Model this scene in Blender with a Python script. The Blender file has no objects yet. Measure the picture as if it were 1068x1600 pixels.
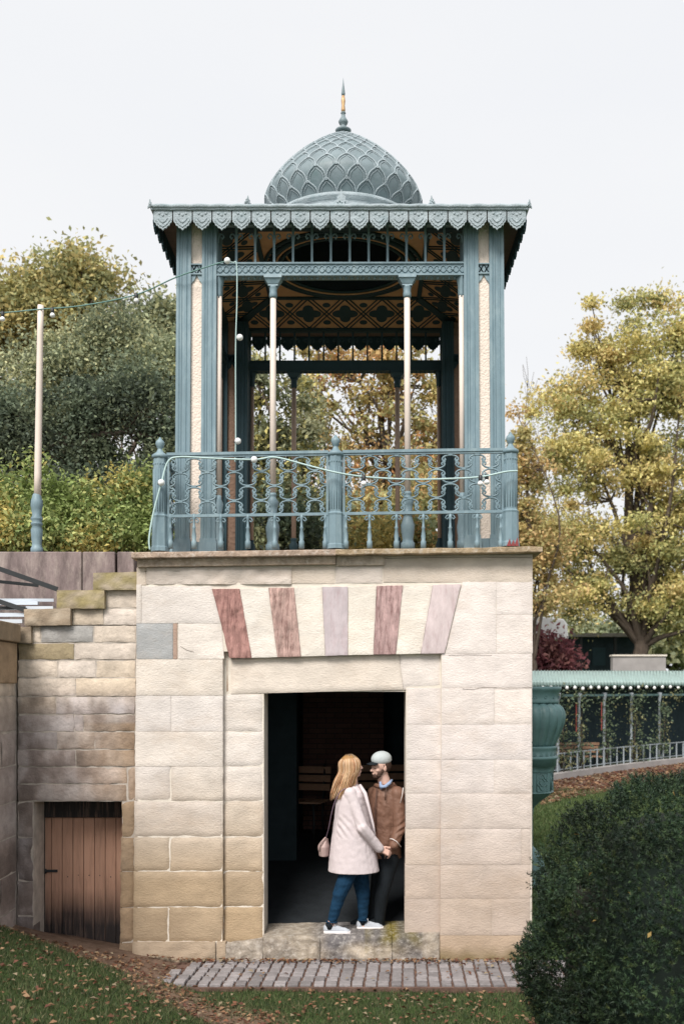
import bpy, math, random
import numpy as np
from mathutils import Vector, Matrix, noise
random.seed(7); rng = np.random.default_rng(11)
scene = bpy.context.scene
COL = scene.collection
R = math.radians
# ------------------------------------------------------------------ camera
F, VX, HY, ZC = 1557.5, 567.0, 1080.0, 2.55      # focal length in photo pixels, vanishing point, eye height
cd = bpy.data.cameras.new('camera'); cam = bpy.data.objects.new('camera', cd); COL.objects.link(cam)
cam.location = (0, 0, ZC); cam.rotation_euler = (R(90), 0, 0)
cd.sensor_fit = 'HORIZONTAL'; cd.sensor_width = 24; cd.lens = 35
cd.shift_x = -33/1068; cd.shift_y = 280/1068
cd.clip_start = .1; cd.clip_end = 2000
cd.dof.use_dof = True; cd.dof.focus_distance = 9.4; cd.dof.aperture_fstop = 2.2
scene.camera = cam
# ------------------------------------------------------------------ world and sun
SUN_DIR = Vector((-.32, -.80, .95)).normalized()
w = bpy.data.worlds.new('World'); scene.world = w; w.use_nodes = True
nt = w.node_tree; nt.nodes.clear()
sky = nt.nodes.new('ShaderNodeTexSky'); sky.sky_type = 'NISHITA'; sky.sun_disc = False
sky.sun_elevation = math.asin(SUN_DIR.z); sky.sun_rotation = math.atan2(SUN_DIR.x, SUN_DIR.y)
sky.dust_density = 4; sky.air_density = 1.0
bg1 = nt.nodes.new('ShaderNodeBackground'); bg1.inputs[1].default_value = .08
bg2 = nt.nodes.new('ShaderNodeBackground')           # the even overcast veil
bg2.inputs[0].default_value = (.945, .955, .975, 1); bg2.inputs[1].default_value = 1.0
wn = nt.nodes.new('ShaderNodeTexNoise'); wn.inputs['Scale'].default_value = 1.6; wn.inputs['Detail'].default_value = 5
wtc = nt.nodes.new('ShaderNodeTexCoord'); wmp = nt.nodes.new('ShaderNodeMapping'); wmp.inputs['Scale'].default_value = (1, 1, 3)
wr = nt.nodes.new('ShaderNodeValToRGB'); wr.color_ramp.elements[0].position = .3; wr.color_ramp.elements[0].color = (.89, .905, .935, 1)
wr.color_ramp.elements[1].position = .7; wr.color_ramp.elements[1].color = (.94, .945, .955, 1)
nt.links.new(wtc.outputs['Generated'], wmp.inputs[0]); nt.links.new(wmp.outputs[0], wn.inputs['Vector']); nt.links.new(wn.outputs[0], wr.inputs[0]); nt.links.new(wr.outputs[0], bg2.inputs[0])
mx = nt.nodes.new('ShaderNodeMixShader'); mx.inputs[0].default_value = .93
wo = nt.nodes.new('ShaderNodeOutputWorld')
nt.links.new(sky.outputs[0], bg1.inputs[0]); nt.links.new(bg1.outputs[0], mx.inputs[1])
nt.links.new(bg2.outputs[0], mx.inputs[2]); nt.links.new(mx.outputs[0], wo.inputs[0])
sd = bpy.data.lights.new('sun', 'SUN'); sd.energy = 4.2; sd.angle = R(24); sd.color = (1, .95, .89)
so = bpy.data.objects.new('sun', sd); COL.objects.link(so); so.location = (-8, -10, 20)
so.rotation_euler = SUN_DIR.to_track_quat('Z', 'Y').to_euler()
scene.view_settings.view_transform = 'Standard'; scene.view_settings.look = 'None'
scene.view_settings.exposure = 0.07; scene.view_settings.gamma = 1
scene.cycles.max_bounces = 8; scene.cycles.diffuse_bounces = 3; scene.cycles.transparent_max_bounces = 8

# ------------------------------------------------------------------ helpers
def W(px, py, Y): return Vector(((px-VX)/F*Y, Y, ZC+(HY-py)/F*Y))
def XW(px, Y): return (px-VX)/F*Y
def ZW(py, Y): return ZC+(HY-py)/F*Y
def nz(x, y, z, f=1.0): return noise.noise(Vector((x*f, y*f, z*f)))

class MB:
    def __init__(s): s.v=[]; s.f=[]; s.c=[]; s.sm=[]; s.col=(1,1,1)
    def add(s, vs, fs, smooth=False, cols=None):
        o=len(s.v); s.v += [tuple(p) for p in vs]
        s.f += [tuple(i+o for i in f) for f in fs]; s.sm += [smooth]*len(fs)
        s.c += list(cols) if cols else [s.col]*len(vs)
        return s
    def box(s, x0,x1,y0,y1,z0,z1):
        v=[(x,y,z) for x in (x0,x1) for y in (y0,y1) for z in (z0,z1)]
        return s.add(v, [(0,1,3,2),(4,6,7,5),(0,4,5,1),(2,3,7,6),(0,2,6,4),(1,5,7,3)])
    def obox(s, c, size, rot=None):
        m = rot.to_matrix() if rot else Matrix.Identity(3)
        v=[Vector(c)+m@Vector((a*size[0]/2,b*size[1]/2,d*size[2]/2)) for a in (-1,1) for b in (-1,1) for d in (-1,1)]
        return s.add(v, [(0,1,3,2),(4,6,7,5),(0,4,5,1),(2,3,7,6),(0,2,6,4),(1,5,7,3)])
    def beam(s, p, q, w, h):      # box from p to q
        p=Vector(p); q=Vector(q); d=(q-p); L=d.length; d.normalize()
        up=Vector((0,0,1)) if abs(d.z)<.95 else Vector((0,1,0))
        a=d.cross(up).normalized()*w/2; b=a.cross(d).normalized()*h/2
        v=[p-a-b,p+a-b,p+a+b,p-a+b,q-a-b,q+a-b,q+a+b,q-a+b]
        return s.add(v,[(0,1,2,3),(7,6,5,4),(0,4,5,1),(1,5,6,2),(2,6,7,3),(3,7,4,0)])
    def tube(s, path, r, n=8, cap=True, closed=False):
        P=[Vector(p) for p in path]; k=len(P)
        rr = r if isinstance(r,(list,tuple)) else [r]*k
        vs=[]; ref=None
        for i in range(k):
            if closed: t=P[(i+1)%k]-P[i-1]
            else: t=P[min(i+1,k-1)]-P[max(i-1,0)]
            if t.length<1e-9: t=Vector((0,0,1))
            t.normalize()
            if ref is None:
                ref = Vector((0,1,0)) if abs(t.y)<.9 else Vector((1,0,0))
            a=(ref-t*ref.dot(t))
            if a.length<1e-6: a=t.orthogonal()
            a.normalize(); ref=a; b=t.cross(a)
            for j in range(n):
                an=2*math.pi*j/n; vs.append(P[i]+(a*math.cos(an)+b*math.sin(an))*rr[i])
        fs=[]; m=k if closed else k-1
        for i in range(m):
            i2=(i+1)%k
            for j in range(n): fs.append((i*n+j,i*n+(j+1)%n,i2*n+(j+1)%n,i2*n+j))
        if cap and not closed: fs.append(tuple(range(n))[::-1]); fs.append(tuple((k-1)*n+j for j in range(n)))
        return s.add(vs,fs,True)
    def lathe(s, c, prof, n=24, flute=0, nf=0, smooth=True, caps=True):
        vs=[]; k=len(prof)
        for r,z in prof:
            for j in range(n):
                an=2*math.pi*j/n; q=r*(1+(flute*(abs(math.cos(nf*an/2))-.5) if flute else 0))
                vs.append((c[0]+q*math.cos(an),c[1]+q*math.sin(an),c[2]+z))
        fs=[(i*n+j,i*n+(j+1)%n,(i+1)*n+(j+1)%n,(i+1)*n+j) for i in range(k-1) for j in range(n)]
        if caps: fs.append(tuple(range(n))[::-1]); fs.append(tuple((k-1)*n+j for j in range(n)))
        return s.add(vs,fs,smooth)
    def prism(s, pts, t):
        t=Vector(t); k=len(pts); P=[Vector(p) for p in pts]
        vs=P+[p+t for p in P]
        fs=[tuple(range(k)),tuple(range(2*k-1,k-1,-1))]+[(i,i+k,(i+1)%k+k,(i+1)%k) for i in range(k)]
        return s.add(vs,fs)
    def ell(s, c, r, rot=None, nu=16, nv=10):
        m = rot.to_matrix() if rot else Matrix.Identity(3); c=Vector(c)
        vs=[c+m@Vector((0,0,r[2]))]
        for i in range(1,nv):
            th=math.pi*i/nv
            for j in range(nu):
                a=2*math.pi*j/nu
                vs.append(c+m@Vector((r[0]*math.sin(th)*math.cos(a),r[1]*math.sin(th)*math.sin(a),r[2]*math.cos(th))))
        vs.append(c-m@Vector((0,0,r[2])))
        fs=[(0,1+j,1+(j+1)%nu) for j in range(nu)]
        for i in range(nv-2):
            for j in range(nu): fs.append((1+i*nu+j,1+(i+1)*nu+j,1+(i+1)*nu+(j+1)%nu,1+i*nu+(j+1)%nu))
        l=len(vs)-1; b=1+(nv-2)*nu
        fs += [(l,b+(j+1)%nu,b+j) for j in range(nu)]
        return s.add(vs,fs,True)
    def cap(s, p0, p1, r0, r1, n=14):     # tapered capsule
        p0=Vector(p0); p1=Vector(p1); d=(p1-p0); L=max(d.length,1e-5); u=d/L
        path=[]; rr=[]
        for i in range(5):
            a=math.pi/2*i/5; path.append(p0-u*r0*math.cos(a)); rr.append(max(r0*math.sin(a),1e-4))
        for i in range(4): path.append(p0.lerp(p1,i/3)); rr.append(r0+(r1-r0)*i/3)
        for i in range(4,-1,-1):
            a=math.pi/2*i/5; path.append(p1+u*r1*math.cos(a)); rr.append(max(r1*math.sin(a),1e-4))
        return s.tube(path, rr, n)
    def loft(s, secs, n=24, yaw=0):        # closed loft of horizontal ellipses (cx,cy,z,rx,ry[,yaw])
        vs=[]
        for q in secs:
            cx,cy,z,rx,ry = q[:5]; yw = q[5] if len(q)>5 else yaw
            for j in range(n):
                a=2*math.pi*j/n; x=rx*math.cos(a); y=ry*math.sin(a)
                vs.append((cx+x*math.cos(yw)-y*math.sin(yw), cy+x*math.sin(yw)+y*math.cos(yw), z))
        k=len(secs)
        fs=[(i*n+j,i*n+(j+1)%n,(i+1)*n+(j+1)%n,(i+1)*n+j) for i in range(k-1) for j in range(n)]
        fs.append(tuple(range(n))[::-1]); fs.append(tuple((k-1)*n+j for j in range(n)))
        return s.add(vs,fs,True)

def origin(o):
    p=Vector((0,0,0))
    while o is not None: p+=Vector(o.location); o=o.parent
    return p
def warp(p):      # the old building has settled: courses rise a touch to the right, and it leans in upward
    x,y,z=p; py=HY-(z-ZC)*161.4; dx=x+.222
    return (-.222+dx*(1+(py-600)*2.6e-5), y, z+dx*2.5e-5*max(0,py-322))
def tag(o, label=None, cat=None, group=None, kind=None):
    if label: o['label']=label
    if cat: o['category']=cat
    if group: o['group']=group
    if kind: o['kind']=kind
    return o
def thing(name, loc, label, cat, group=None):
    o=bpy.data.objects.new(name,None); COL.objects.link(o); o.location=loc; o.empty_display_size=.2
    return tag(o,label,cat,group)
def link_mesh(name, me, mat, parent, org):
    o=bpy.data.objects.new(name,me); COL.objects.link(o)
    if parent is not None: o.parent=parent
    else: o.location=org
    if mat: me.materials.append(mat)
    return o
def build(mb, name, mat, parent=None, bevel=0, wp=False, org=None):
    vs=[warp(p) for p in mb.v] if wp else mb.v
    if parent is not None: org=origin(parent)
    elif org is None:
        a=np.array(vs); org=Vector(((a[:,0].min()+a[:,0].max())/2,(a[:,1].min()+a[:,1].max())/2,a[:,2].min()))
    me=bpy.data.meshes.new(name)
    me.from_pydata([(p[0]-org[0],p[1]-org[1],p[2]-org[2]) for p in vs],[],mb.f)
    me.polygons.foreach_set('use_smooth',mb.sm)
    ca=me.color_attributes.new('Col','FLOAT_COLOR','POINT')
    ca.data.foreach_set('color',np.array([(c[0],c[1],c[2],1) for c in mb.c],dtype=np.float32).ravel())
    me.update()
    o=link_mesh(name,me,mat,parent,org)
    if bevel:
        m=o.modifiers.new('bevel','BEVEL'); m.width=bevel; m.segments=2; m.limit_method='ANGLE'; m.angle_limit=R(40)
    return o
def np_mesh(name, verts, k, mat, parent, cols, org=None, smooth=False):   # N faces of k verts each
    n=len(verts)//k
    if parent is not None: org=origin(parent)
    if org is None: org=Vector(verts.mean(axis=0)); org.z=float(verts[:,2].min())
    me=bpy.data.meshes.new(name); v=(verts-np.array(org)).astype(np.float32)
    me.vertices.add(len(v)); me.vertices.foreach_set('co',v.ravel())
    me.loops.add(n*k); me.loops.foreach_set('vertex_index',np.arange(n*k,dtype=np.int32))
    me.polygons.add(n); me.polygons.foreach_set('loop_start',np.arange(0,n*k,k,dtype=np.int32))
    try: me.polygons.foreach_set('loop_total',np.full(n,k,dtype=np.int32))
    except Exception: pass
    me.update(calc_edges=True)
    ca=me.color_attributes.new('Col','FLOAT_COLOR','POINT')
    c=np.ones((n*k,4),dtype=np.float32); c[:,:3]=np.repeat(cols,k,axis=0); ca.data.foreach_set('color',c.ravel())
    return link_mesh(name,me,mat,parent,org)

# ------------------------------------------------------------------ materials
def mat(name, col=(.5,.5,.5), rough=.6, var=.15, vscale=6, bump=.2, bscale=40, attr=False, metal=0, spec=.5,
        dirt=None, dscale=3, damt=.5, stretch=None, transl=0, brick=None, vor=0):
    m=bpy.data.materials.new(name); m.use_nodes=True; t=m.node_tree; N=t.nodes; L=t.links
    b=N['Principled BSDF']; b.inputs['Roughness'].default_value=rough; b.inputs['Metallic'].default_value=metal
    b.inputs['Specular IOR Level'].default_value=spec
    tc=N.new('ShaderNodeTexCoord'); src=tc.outputs['Object']
    if stretch:
        mp=N.new('ShaderNodeMapping'); mp.inputs['Scale'].default_value=stretch; L.new(src,mp.inputs[0]); src=mp.outputs[0]
    if attr:
        a=N.new('ShaderNodeAttribute'); a.attribute_name='Col'; base=a.outputs['Color']
    else:
        a=N.new('ShaderNodeRGB'); a.outputs[0].default_value=(*col,1); base=a.outputs[0]
    if brick:
        bt=N.new('ShaderNodeTexBrick'); sep=N.new('ShaderNodeSeparateXYZ'); cmb=N.new('ShaderNodeCombineXYZ')
        L.new(tc.outputs['Object'],sep.inputs[0]); L.new(sep.outputs[0],cmb.inputs[0]); L.new(sep.outputs[2],cmb.inputs[1]); L.new(cmb.outputs[0],bt.inputs[0])
        bt.inputs['Color1'].default_value=(*brick[0],1); bt.inputs['Color2'].default_value=(*brick[1],1); bt.inputs['Mortar'].default_value=(*brick[2],1)
        bt.inputs['Scale'].default_value=1; bt.inputs['Brick Width'].default_value=.22; bt.inputs['Row Height'].default_value=.065; bt.inputs['Mortar Size'].default_value=.006
        base=bt.outputs[0]
    n1=N.new('ShaderNodeTexNoise'); n1.inputs['Scale'].default_value=vscale; n1.inputs['Detail'].default_value=8; n1.inputs['Roughness'].default_value=.65; L.new(src,n1.inputs['Vector'])
    mr=N.new('ShaderNodeMapRange'); mr.inputs[1].default_value=.3; mr.inputs[2].default_value=.7; mr.inputs[3].default_value=1-var; mr.inputs[4].default_value=1+var; L.new(n1.outputs[0],mr.inputs[0])
    mu=N.new('ShaderNodeVectorMath'); mu.operation='SCALE'; L.new(base,mu.inputs[0]); L.new(mr.outputs[0],mu.inputs['Scale']); out=mu.outputs[0]
    if dirt:
        n2=N.new('ShaderNodeTexNoise'); n2.inputs['Scale'].default_value=dscale; n2.inputs['Detail'].default_value=10; n2.inputs['Roughness'].default_value=.7; L.new(src,n2.inputs['Vector'])
        m2=N.new('ShaderNodeMapRange'); m2.inputs[1].default_value=.5; m2.inputs[2].default_value=.72; m2.inputs[3].default_value=0; m2.inputs[4].default_value=damt; L.new(n2.outputs[0],m2.inputs[0])
        mi=N.new('ShaderNodeMix'); mi.data_type='RGBA'; L.new(m2.outputs[0],mi.inputs[0]); L.new(out,mi.inputs[6]); mi.inputs[7].default_value=(*dirt,1); out=mi.outputs[2]
    L.new(out,b.inputs['Base Color'])
    if bump:
        if vor:
            n3=N.new('ShaderNodeTexVoronoi'); n3.inputs['Scale'].default_value=bscale; n3.feature='SMOOTH_F1'
        else:
            n3=N.new('ShaderNodeTexNoise'); n3.inputs['Scale'].default_value=bscale; n3.inputs['Detail'].default_value=6; n3.inputs['Roughness'].default_value=.7
        L.new(src,n3.inputs['Vector'])
        bp=N.new('ShaderNodeBump'); bp.inputs['Strength'].default_value=bump; bp.inputs['Distance'].default_value=.02 if not vor else .012; L.new(n3.outputs[0],bp.inputs['Height']); L.new(bp.outputs[0],b.inputs['Normal'])
    if transl:
        tr=N.new('ShaderNodeBsdfTranslucent'); L.new(out,tr.inputs[0]); ms=N.new('ShaderNodeMixShader'); ms.inputs[0].default_value=transl
        L.new(b.outputs[0],ms.inputs[1]); L.new(tr.outputs[0],ms.inputs[2]); L.new(ms.outputs[0],N['Material Output'].inputs[0])
    return m
M={}
M['stone']=mat('sandstone',rough=.9,var=.11,vscale=6,bump=.5,bscale=42,attr=True,spec=.15,stretch=(1,1,1.8),dirt=(.45,.32,.21),dscale=2.0,damt=.26)
M['oldstone']=mat('weathered_sandstone',rough=.95,var=.22,vscale=7,bump=.6,bscale=30,attr=True,spec=.15,dirt=(.13,.105,.09),dscale=2.6,damt=.40)
M['redstone']=mat('red_sandstone',(.36,.17,.15),.9,.35,16,1,40,attr=True,spec=.1,stretch=(1.9,1,.33),dirt=(.13,.055,.05),dscale=15,damt=.95)
M['redsmooth']=mat('smooth_red_sandstone',rough=.9,var=.14,vscale=8,bump=.35,bscale=40,attr=True,spec=.1,stretch=(1.5,1,.4),dirt=(.34,.21,.22),dscale=12,damt=.45)
M['mortar']=mat('lime_mortar',(.70,.64,.56),.95,.1,8,.3,60,spec=.1)
M['oldmortar']=mat('old_mortar',(.47,.42,.37),.95,.25,8,.3,60,spec=.1)
M['concrete']=mat('stained_purple_concrete',(.21,.165,.16),.9,.45,6,.5,30,spec=.2,stretch=(1.6,1,.5),dirt=(.46,.39,.35),dscale=5,damt=.75)
M['sill']=mat('mossy_stone',rough=.95,var=.35,vscale=12,bump=1,bscale=22,attr=True,spec=.1,dirt=(.55,.52,.48),dscale=24,damt=.7)
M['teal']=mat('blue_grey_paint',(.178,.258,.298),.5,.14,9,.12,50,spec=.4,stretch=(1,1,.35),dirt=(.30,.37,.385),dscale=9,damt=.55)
M['tealdark']=mat('shaded_teal_and_window',(.026,.058,.072),.6,.12,5,.08,50,spec=.3)  # also the teal darkened for shade on the pavilion's rear and sides
M['zinc']=mat('pale_zinc',(.36,.42,.45),.6,.16,9,.7,60,spec=.35,dirt=(.14,.23,.25),dscale=7,damt=.5)
M['dome']=mat('dome_zinc',(.185,.235,.255),.5,.16,5,.12,30,spec=.4,dirt=(.06,.12,.12),dscale=3,damt=.55)
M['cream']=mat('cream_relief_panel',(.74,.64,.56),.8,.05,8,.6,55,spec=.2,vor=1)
M['creamshade']=mat('shaded_cream_paint',(.42,.31,.25),.6,.06,8,.05,40,spec=.3)  # cream paint darkened for shade on rear and side colonnettes
M['creampanelshade']=mat('shaded_cream_relief_panel',(.26,.17,.125),.85,.06,8,.9,30,spec=.2,vor=1)  # cream panel darkened for shade on the rear piers
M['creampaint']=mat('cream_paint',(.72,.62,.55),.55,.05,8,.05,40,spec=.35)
M['tan']=mat('tan_ceiling_board',(.46,.27,.15),.8,.12,6,.1,30,spec=.2)
M['ink']=mat('dark_ceiling_ornament',(.022,.045,.053),.7,.1,6,.05,30,spec=.2)
M['soffit']=mat('brown_soffit_board',(.17,.12,.10),.85,.2,5,.2,30,stretch=(1,6,1))
M['gold']=mat('gilding',(.52,.33,.17),.45,.15,20,.05,40,metal=.35)
M['wood']=mat('weathered_door_wood',(.27,.145,.10),.8,.3,5,.5,30,attr=True,stretch=(6,6,.5),dirt=(.30,.19,.14),dscale=5,damt=.6)
M['benchwood']=mat('bench_slat_wood',(.40,.235,.15),.6,.15,8,.1,40,stretch=(1,6,6))
M['iron']=mat('black_iron',(.02,.024,.027),.5,.1,8,.1,40)
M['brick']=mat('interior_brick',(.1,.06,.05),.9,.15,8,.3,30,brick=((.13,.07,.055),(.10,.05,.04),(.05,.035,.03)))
M['dark']=mat('dark_plaster',(.040,.058,.068),.95,.2,4,.1,30,spec=.05)  # plain dark blue grey base colour
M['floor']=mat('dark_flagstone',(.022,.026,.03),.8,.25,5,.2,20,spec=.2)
M['paver']=mat('granite_sett',rough=.8,var=.2,vscale=20,bump=.5,bscale=60,attr=True,spec=.25)
M['leaf']=mat('leaf',rough=.65,var=.1,vscale=3,bump=0,attr=True,spec=.25,transl=.3)
M['needle']=mat('yew_needle',rough=.6,var=.15,vscale=3,bump=0,attr=True,spec=.3,transl=.12)
M['bark']=mat('bark',(.095,.075,.06),.95,.35,10,.9,30,spec=.1,stretch=(1,1,.4))
M['bulb']=mat('white_glass_bulb',(.85,.86,.86),.15,.02,5,0,5,spec=.6)
M['cable']=mat('pale_green_cable',(.42,.56,.55),.5,.06,9,0,10)
M['cabledark']=mat('green_cable',(.12,.24,.22),.5,.1,9,0,10)
M['socket']=mat('black_lamp_socket',(.02,.022,.025),.5,.1,9,0,10)
M['glass']=mat('frosted_greenhouse_pane',(.55,.60,.66),.25,.08,2,0,10,spec=.5)
M['white']=mat('white_sheeting',(.78,.78,.78),.6,.08,2,.1,6)
M['skin']=mat('skin',(.68,.44,.36),.5,.05,30,.03,90,spec=.35)
M['coat']=mat('wool_coat',(.64,.565,.575),.95,.05,60,.25,320,spec=.1)
M['jeans']=mat('blue_denim',(.009,.038,.080),.85,.25,14,.25,220,spec=.15)
M['black']=mat('black_cloth',(.014,.018,.022),.85,.2,20,.2,150,spec=.15)
M['jacket']=mat('brown_jacket',(.175,.092,.062),.6,.12,20,.12,60,spec=.35)
M['blond']=mat('blond_hair',rough=.45,var=.15,vscale=30,bump=.2,bscale=120,attr=True,spec=.4)
M['hair']=mat('dark_hair',(.065,.034,.024),.6,.2,40,.4,200,spec=.3)
M['cap']=mat('grey_felt_cap',(.46,.50,.51),.9,.06,40,.2,200,spec=.1)
M['shirt']=mat('blue_chambray',(.28,.36,.52),.85,.2,60,.2,200,spec=.15)
M['shoe']=mat('grey_canvas',(.44,.47,.52),.85,.06,40,.2,200,spec=.15)
M['rubber']=mat('white_rubber',(.78,.74,.74),.5,.05,20,0,50)
M['bag']=mat('blush_leather',(.40,.29,.27),.5,.1,20,.1,80,spec=.4)
M['strap']=mat('mauve_strap',(.22,.15,.20),.6,.1,20,0,9)
M['trim']=mat('white_piping',(.75,.70,.68),.6,.05,20,0,50)
M['earth']=mat('soil',(.135,.085,.068),.95,.35,8,.8,20,spec=.1,dirt=(.24,.16,.12),dscale=14,damt=.5)
M['wallgrey']=mat('grey_render',(.33,.31,.30),.9,.15,2,.1,20)
M['roofmetal']=mat('verdigris_sheet',(.30,.40,.385),.6,.15,3,.1,10,dirt=(.33,.40,.38),dscale=2,damt=.5)
M['urn']=mat('green_cast_iron',(.085,.165,.17),.45,.2,4,.15,30,spec=.45,dirt=(.13,.22,.22),dscale=5,damt=.4)
M['pale']=mat('grey_paint',(.30,.34,.37),.6,.2,6,.1,20)
M['red']=mat('red_paint',(.30,.06,.05),.5)
# ================================================================== GROUND
def gz(x, y):
    a = max(0.0, -1.05 - x + (y-7.2)*-.25)             # bank rising to the left, nearer camera it comes further in
    z = .30*a + .045*a*a
    z = min(z, 1.6)
    z *= 1-.42*max(0,min(1,(y-8.1)/.9))
    if y > 9.3: z *= max(0, 1-(y-9.3)/1.2)
    if y < 7: z += (7-y)*.015
    return z + .02*nz(x, y, 0, 2.2) + .008*nz(x, y, 3, 9)
def soil_mask(x, y):
    if y>8.35 and x<-1.55: return 1.0 if x<-1.7 or y>8.6 else .7
    return soil_band(x, y)
def soil_band(x, y):      # strip of bare soil along the crest by the wall
    a = -1.05 - x - (y-7.2)*.25
    line = abs((x+1.75)*.80 + (y-8.3)*.95 - .05*math.sin(x*5))
    return max(0., min(1., 1.25 - line/.36 + .9*nz(x, y, 1, 3) + .5*nz(x, y, 1, 9))) if a > -.9 else 0.
mb=MB()
xs=[-60,-30,-15,-9,-6.5]+[ -5+.1*i for i in range(0,90)]+[4.2,5,7,10,16,30,60,120,400]
ys=[-20,-5,0,2,3]+[4+.1*i for i in range(0,58)]+[10,12,16,22,30,45,80,200,900]
vs=[];cs=[]
for y in ys:
    for x in xs:
        vs.append((x,y,(gz(x,y) if -6.6<x<4.3 and 2.9<y<9.85 else (1.0 if x<-6 and y<9.3 else -.02)))); m_=soil_mask(x,y)
        g=Vector((.055,.085,.03)); b=Vector((.17,.115,.085)); c=g.lerp(b,m_)
        if y>24: c=Vector((.07,.10,.035))
        cs.append(tuple(c))
nx=len(xs)
mb.add(vs,[(j*nx+i,j*nx+i+1,(j+1)*nx+i+1,(j+1)*nx+i) for j in range(len(ys)-1) for i in range(nx-1)],True,cs)
M['ground']=mat('grassy_soil',rough=.95,var=.35,vscale=9,bump=.8,bscale=30,attr=True,spec=.05)
tag(build(mb,'ground',M['ground'],org=Vector((0,0,0))),kind='structure')

# cobbled path
mb=MB(); pv=random.Random(3)
x=-2.25; row_d=(9.26-8.46)/6
xs_=[-2.02]
while xs_[-1]<2.2: xs_.append(xs_[-1]+.108+pv.uniform(-.008,.008))
for r in range(6):
    y0=8.46+r*row_d
    for a,b in zip(xs_[:-1],xs_[1:]):
        mb.col=tuple(Vector((.25,.232,.235))*pv.uniform(.72,1.25)); sx_=.16*(8.86-y0)*(-.35+.1*a); j1=pv.uniform(-.004,.004)
        if a+sx_<-1.86+.12*r*.5: continue
        mb.obox(((a+b)/2+sx_+j1,y0+row_d/2+pv.uniform(-.006,.006),.055-.04+pv.uniform(-.004,.004)+.10*max(0,-1.45-a)),(b-a-.017,row_d-.010,.08),None)
pp=build(mb,'cobbled_path',M['paver'],bevel=.008); tag(pp,kind='structure')
mb=MB(); mb.col=(.09,.07,.06); mb.box(-1.80,2.3,8.43,9.3,-.05,.036); tag(build(mb,'path_bed',M['earth']),kind='structure')

# ================================================================== STONE GATEHOUSE
Yw=9.27
def stone_and_shade(px,py):      # stone colour over the facade (bleached above, warm tan and painted weaker light at the foot, moss under the sill)
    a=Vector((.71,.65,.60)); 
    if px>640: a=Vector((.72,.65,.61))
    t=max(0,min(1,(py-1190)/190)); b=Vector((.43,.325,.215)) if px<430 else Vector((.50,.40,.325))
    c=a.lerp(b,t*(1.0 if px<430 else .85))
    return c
def block(mb, q, Y, depth=.12, rough=.004, col=None, res=.028, gap=.22, jit=.8, edge=.010, tint=1.0, fn=None, var=.06, sd=0):
    (ax,ay),(bx,by),(cx,cy),(dx,dy)=q        # TL TR BR BL in photo pixels at depth Y
    s=Y/F; wd=abs(bx-ax)*s; ht=abs(dy-ay)*s
    n=max(2,int(wd/res)); m=max(2,int(ht/res)); sx=gap/max(1,abs(bx-ax)); sy=gap/max(1,abs(dy-ay))
    kk=random.uniform(-var,var); k=Vector((1+kk*.15,1-kk*.1,1-kk*.7))*random.uniform(1-var,1+var)
    vs=[];cs=[]; seed=random.uniform(0,50); dy0=random.uniform(-.0015,.0015)
    for j in range(m+1):
        v=sy+(1-2*sy)*j/m
        for i in range(n+1):
            u=sx+(1-2*sx)*i/n
            px=(ax*(1-u)+bx*u)*(1-v)+(dx*(1-u)+cx*u)*v; py=(ay*(1-u)+by*u)*(1-v)+(dy*(1-u)+cy*u)*v
            jt=jit*(.45 if (py<1200 or px>600) and Y<9.325 else 1)
            if i in(0,n): px+=jt*nz(px*.08,py*.08,seed)
            if j in(0,m): py+=jt*nz(px*.08,py*.08,seed+9)
            e=min(i*wd/n,(n-i)*wd/n,j*ht/m,(m-j)*ht/m)
            p=W(px,py,Y); o=edge*(.35 if (py<1200 or px>600) and Y<9.32 else 1)*max(0,1-e/.02)**2
            rf=rough*(.38 if (py<1200 or px>600) and Y<9.325 and rough<.01 else 1)
            h=nz(p.x,p.z,seed,6)*rf+nz(p.x,p.z,seed,17)*rf*.6+abs(nz(p.x*.4,p.z,seed,11))*rf*.8
            vs.append((p.x,Y+dy0+o+h,p.z))
            c=(fn(px,py) if fn else (Vector(col) if col else stone_and_shade(px,py)))
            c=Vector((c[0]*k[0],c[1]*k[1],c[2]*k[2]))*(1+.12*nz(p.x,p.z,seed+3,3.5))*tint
            if e<.006: c=c*(.95 if py<1200 or px>600 else .9)
            cs.append(tuple(max(0,t) for t in c))
    W1=n+1; fs=[(j*W1+i,j*W1+i+1,(j+1)*W1+i+1,(j+1)*W1+i)[::-1] for j in range(m) for i in range(n)]
    ring=[i for i in range(n+1)]+[j*W1+n for j in range(1,m+1)]+[m*W1+i for i in range(n-1,-1,-1)]+[j*W1 for j in range(m-1,0,-1)]
    o=len(vs)
    for r in ring: vs.append((vs[r][0],Y+depth,vs[r][2])); cs.append(cs[r])
    mb.add(vs[:o],fs,True,cs[:o]); L=len(ring)
    sv=[vs[r] for r in ring]+vs[o:]; sc=[cs[r] for r in ring]+cs[o:]
    mb.add(sv,[(i,(i+1)%L,L+(i+1)%L,L+i)[::-1] for i in range(L)],False,sc)
def rect(x0,x1,y0,y1): return ((x0,y0),(x1,y0),(x1,y1),(x0,y1))

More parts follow.
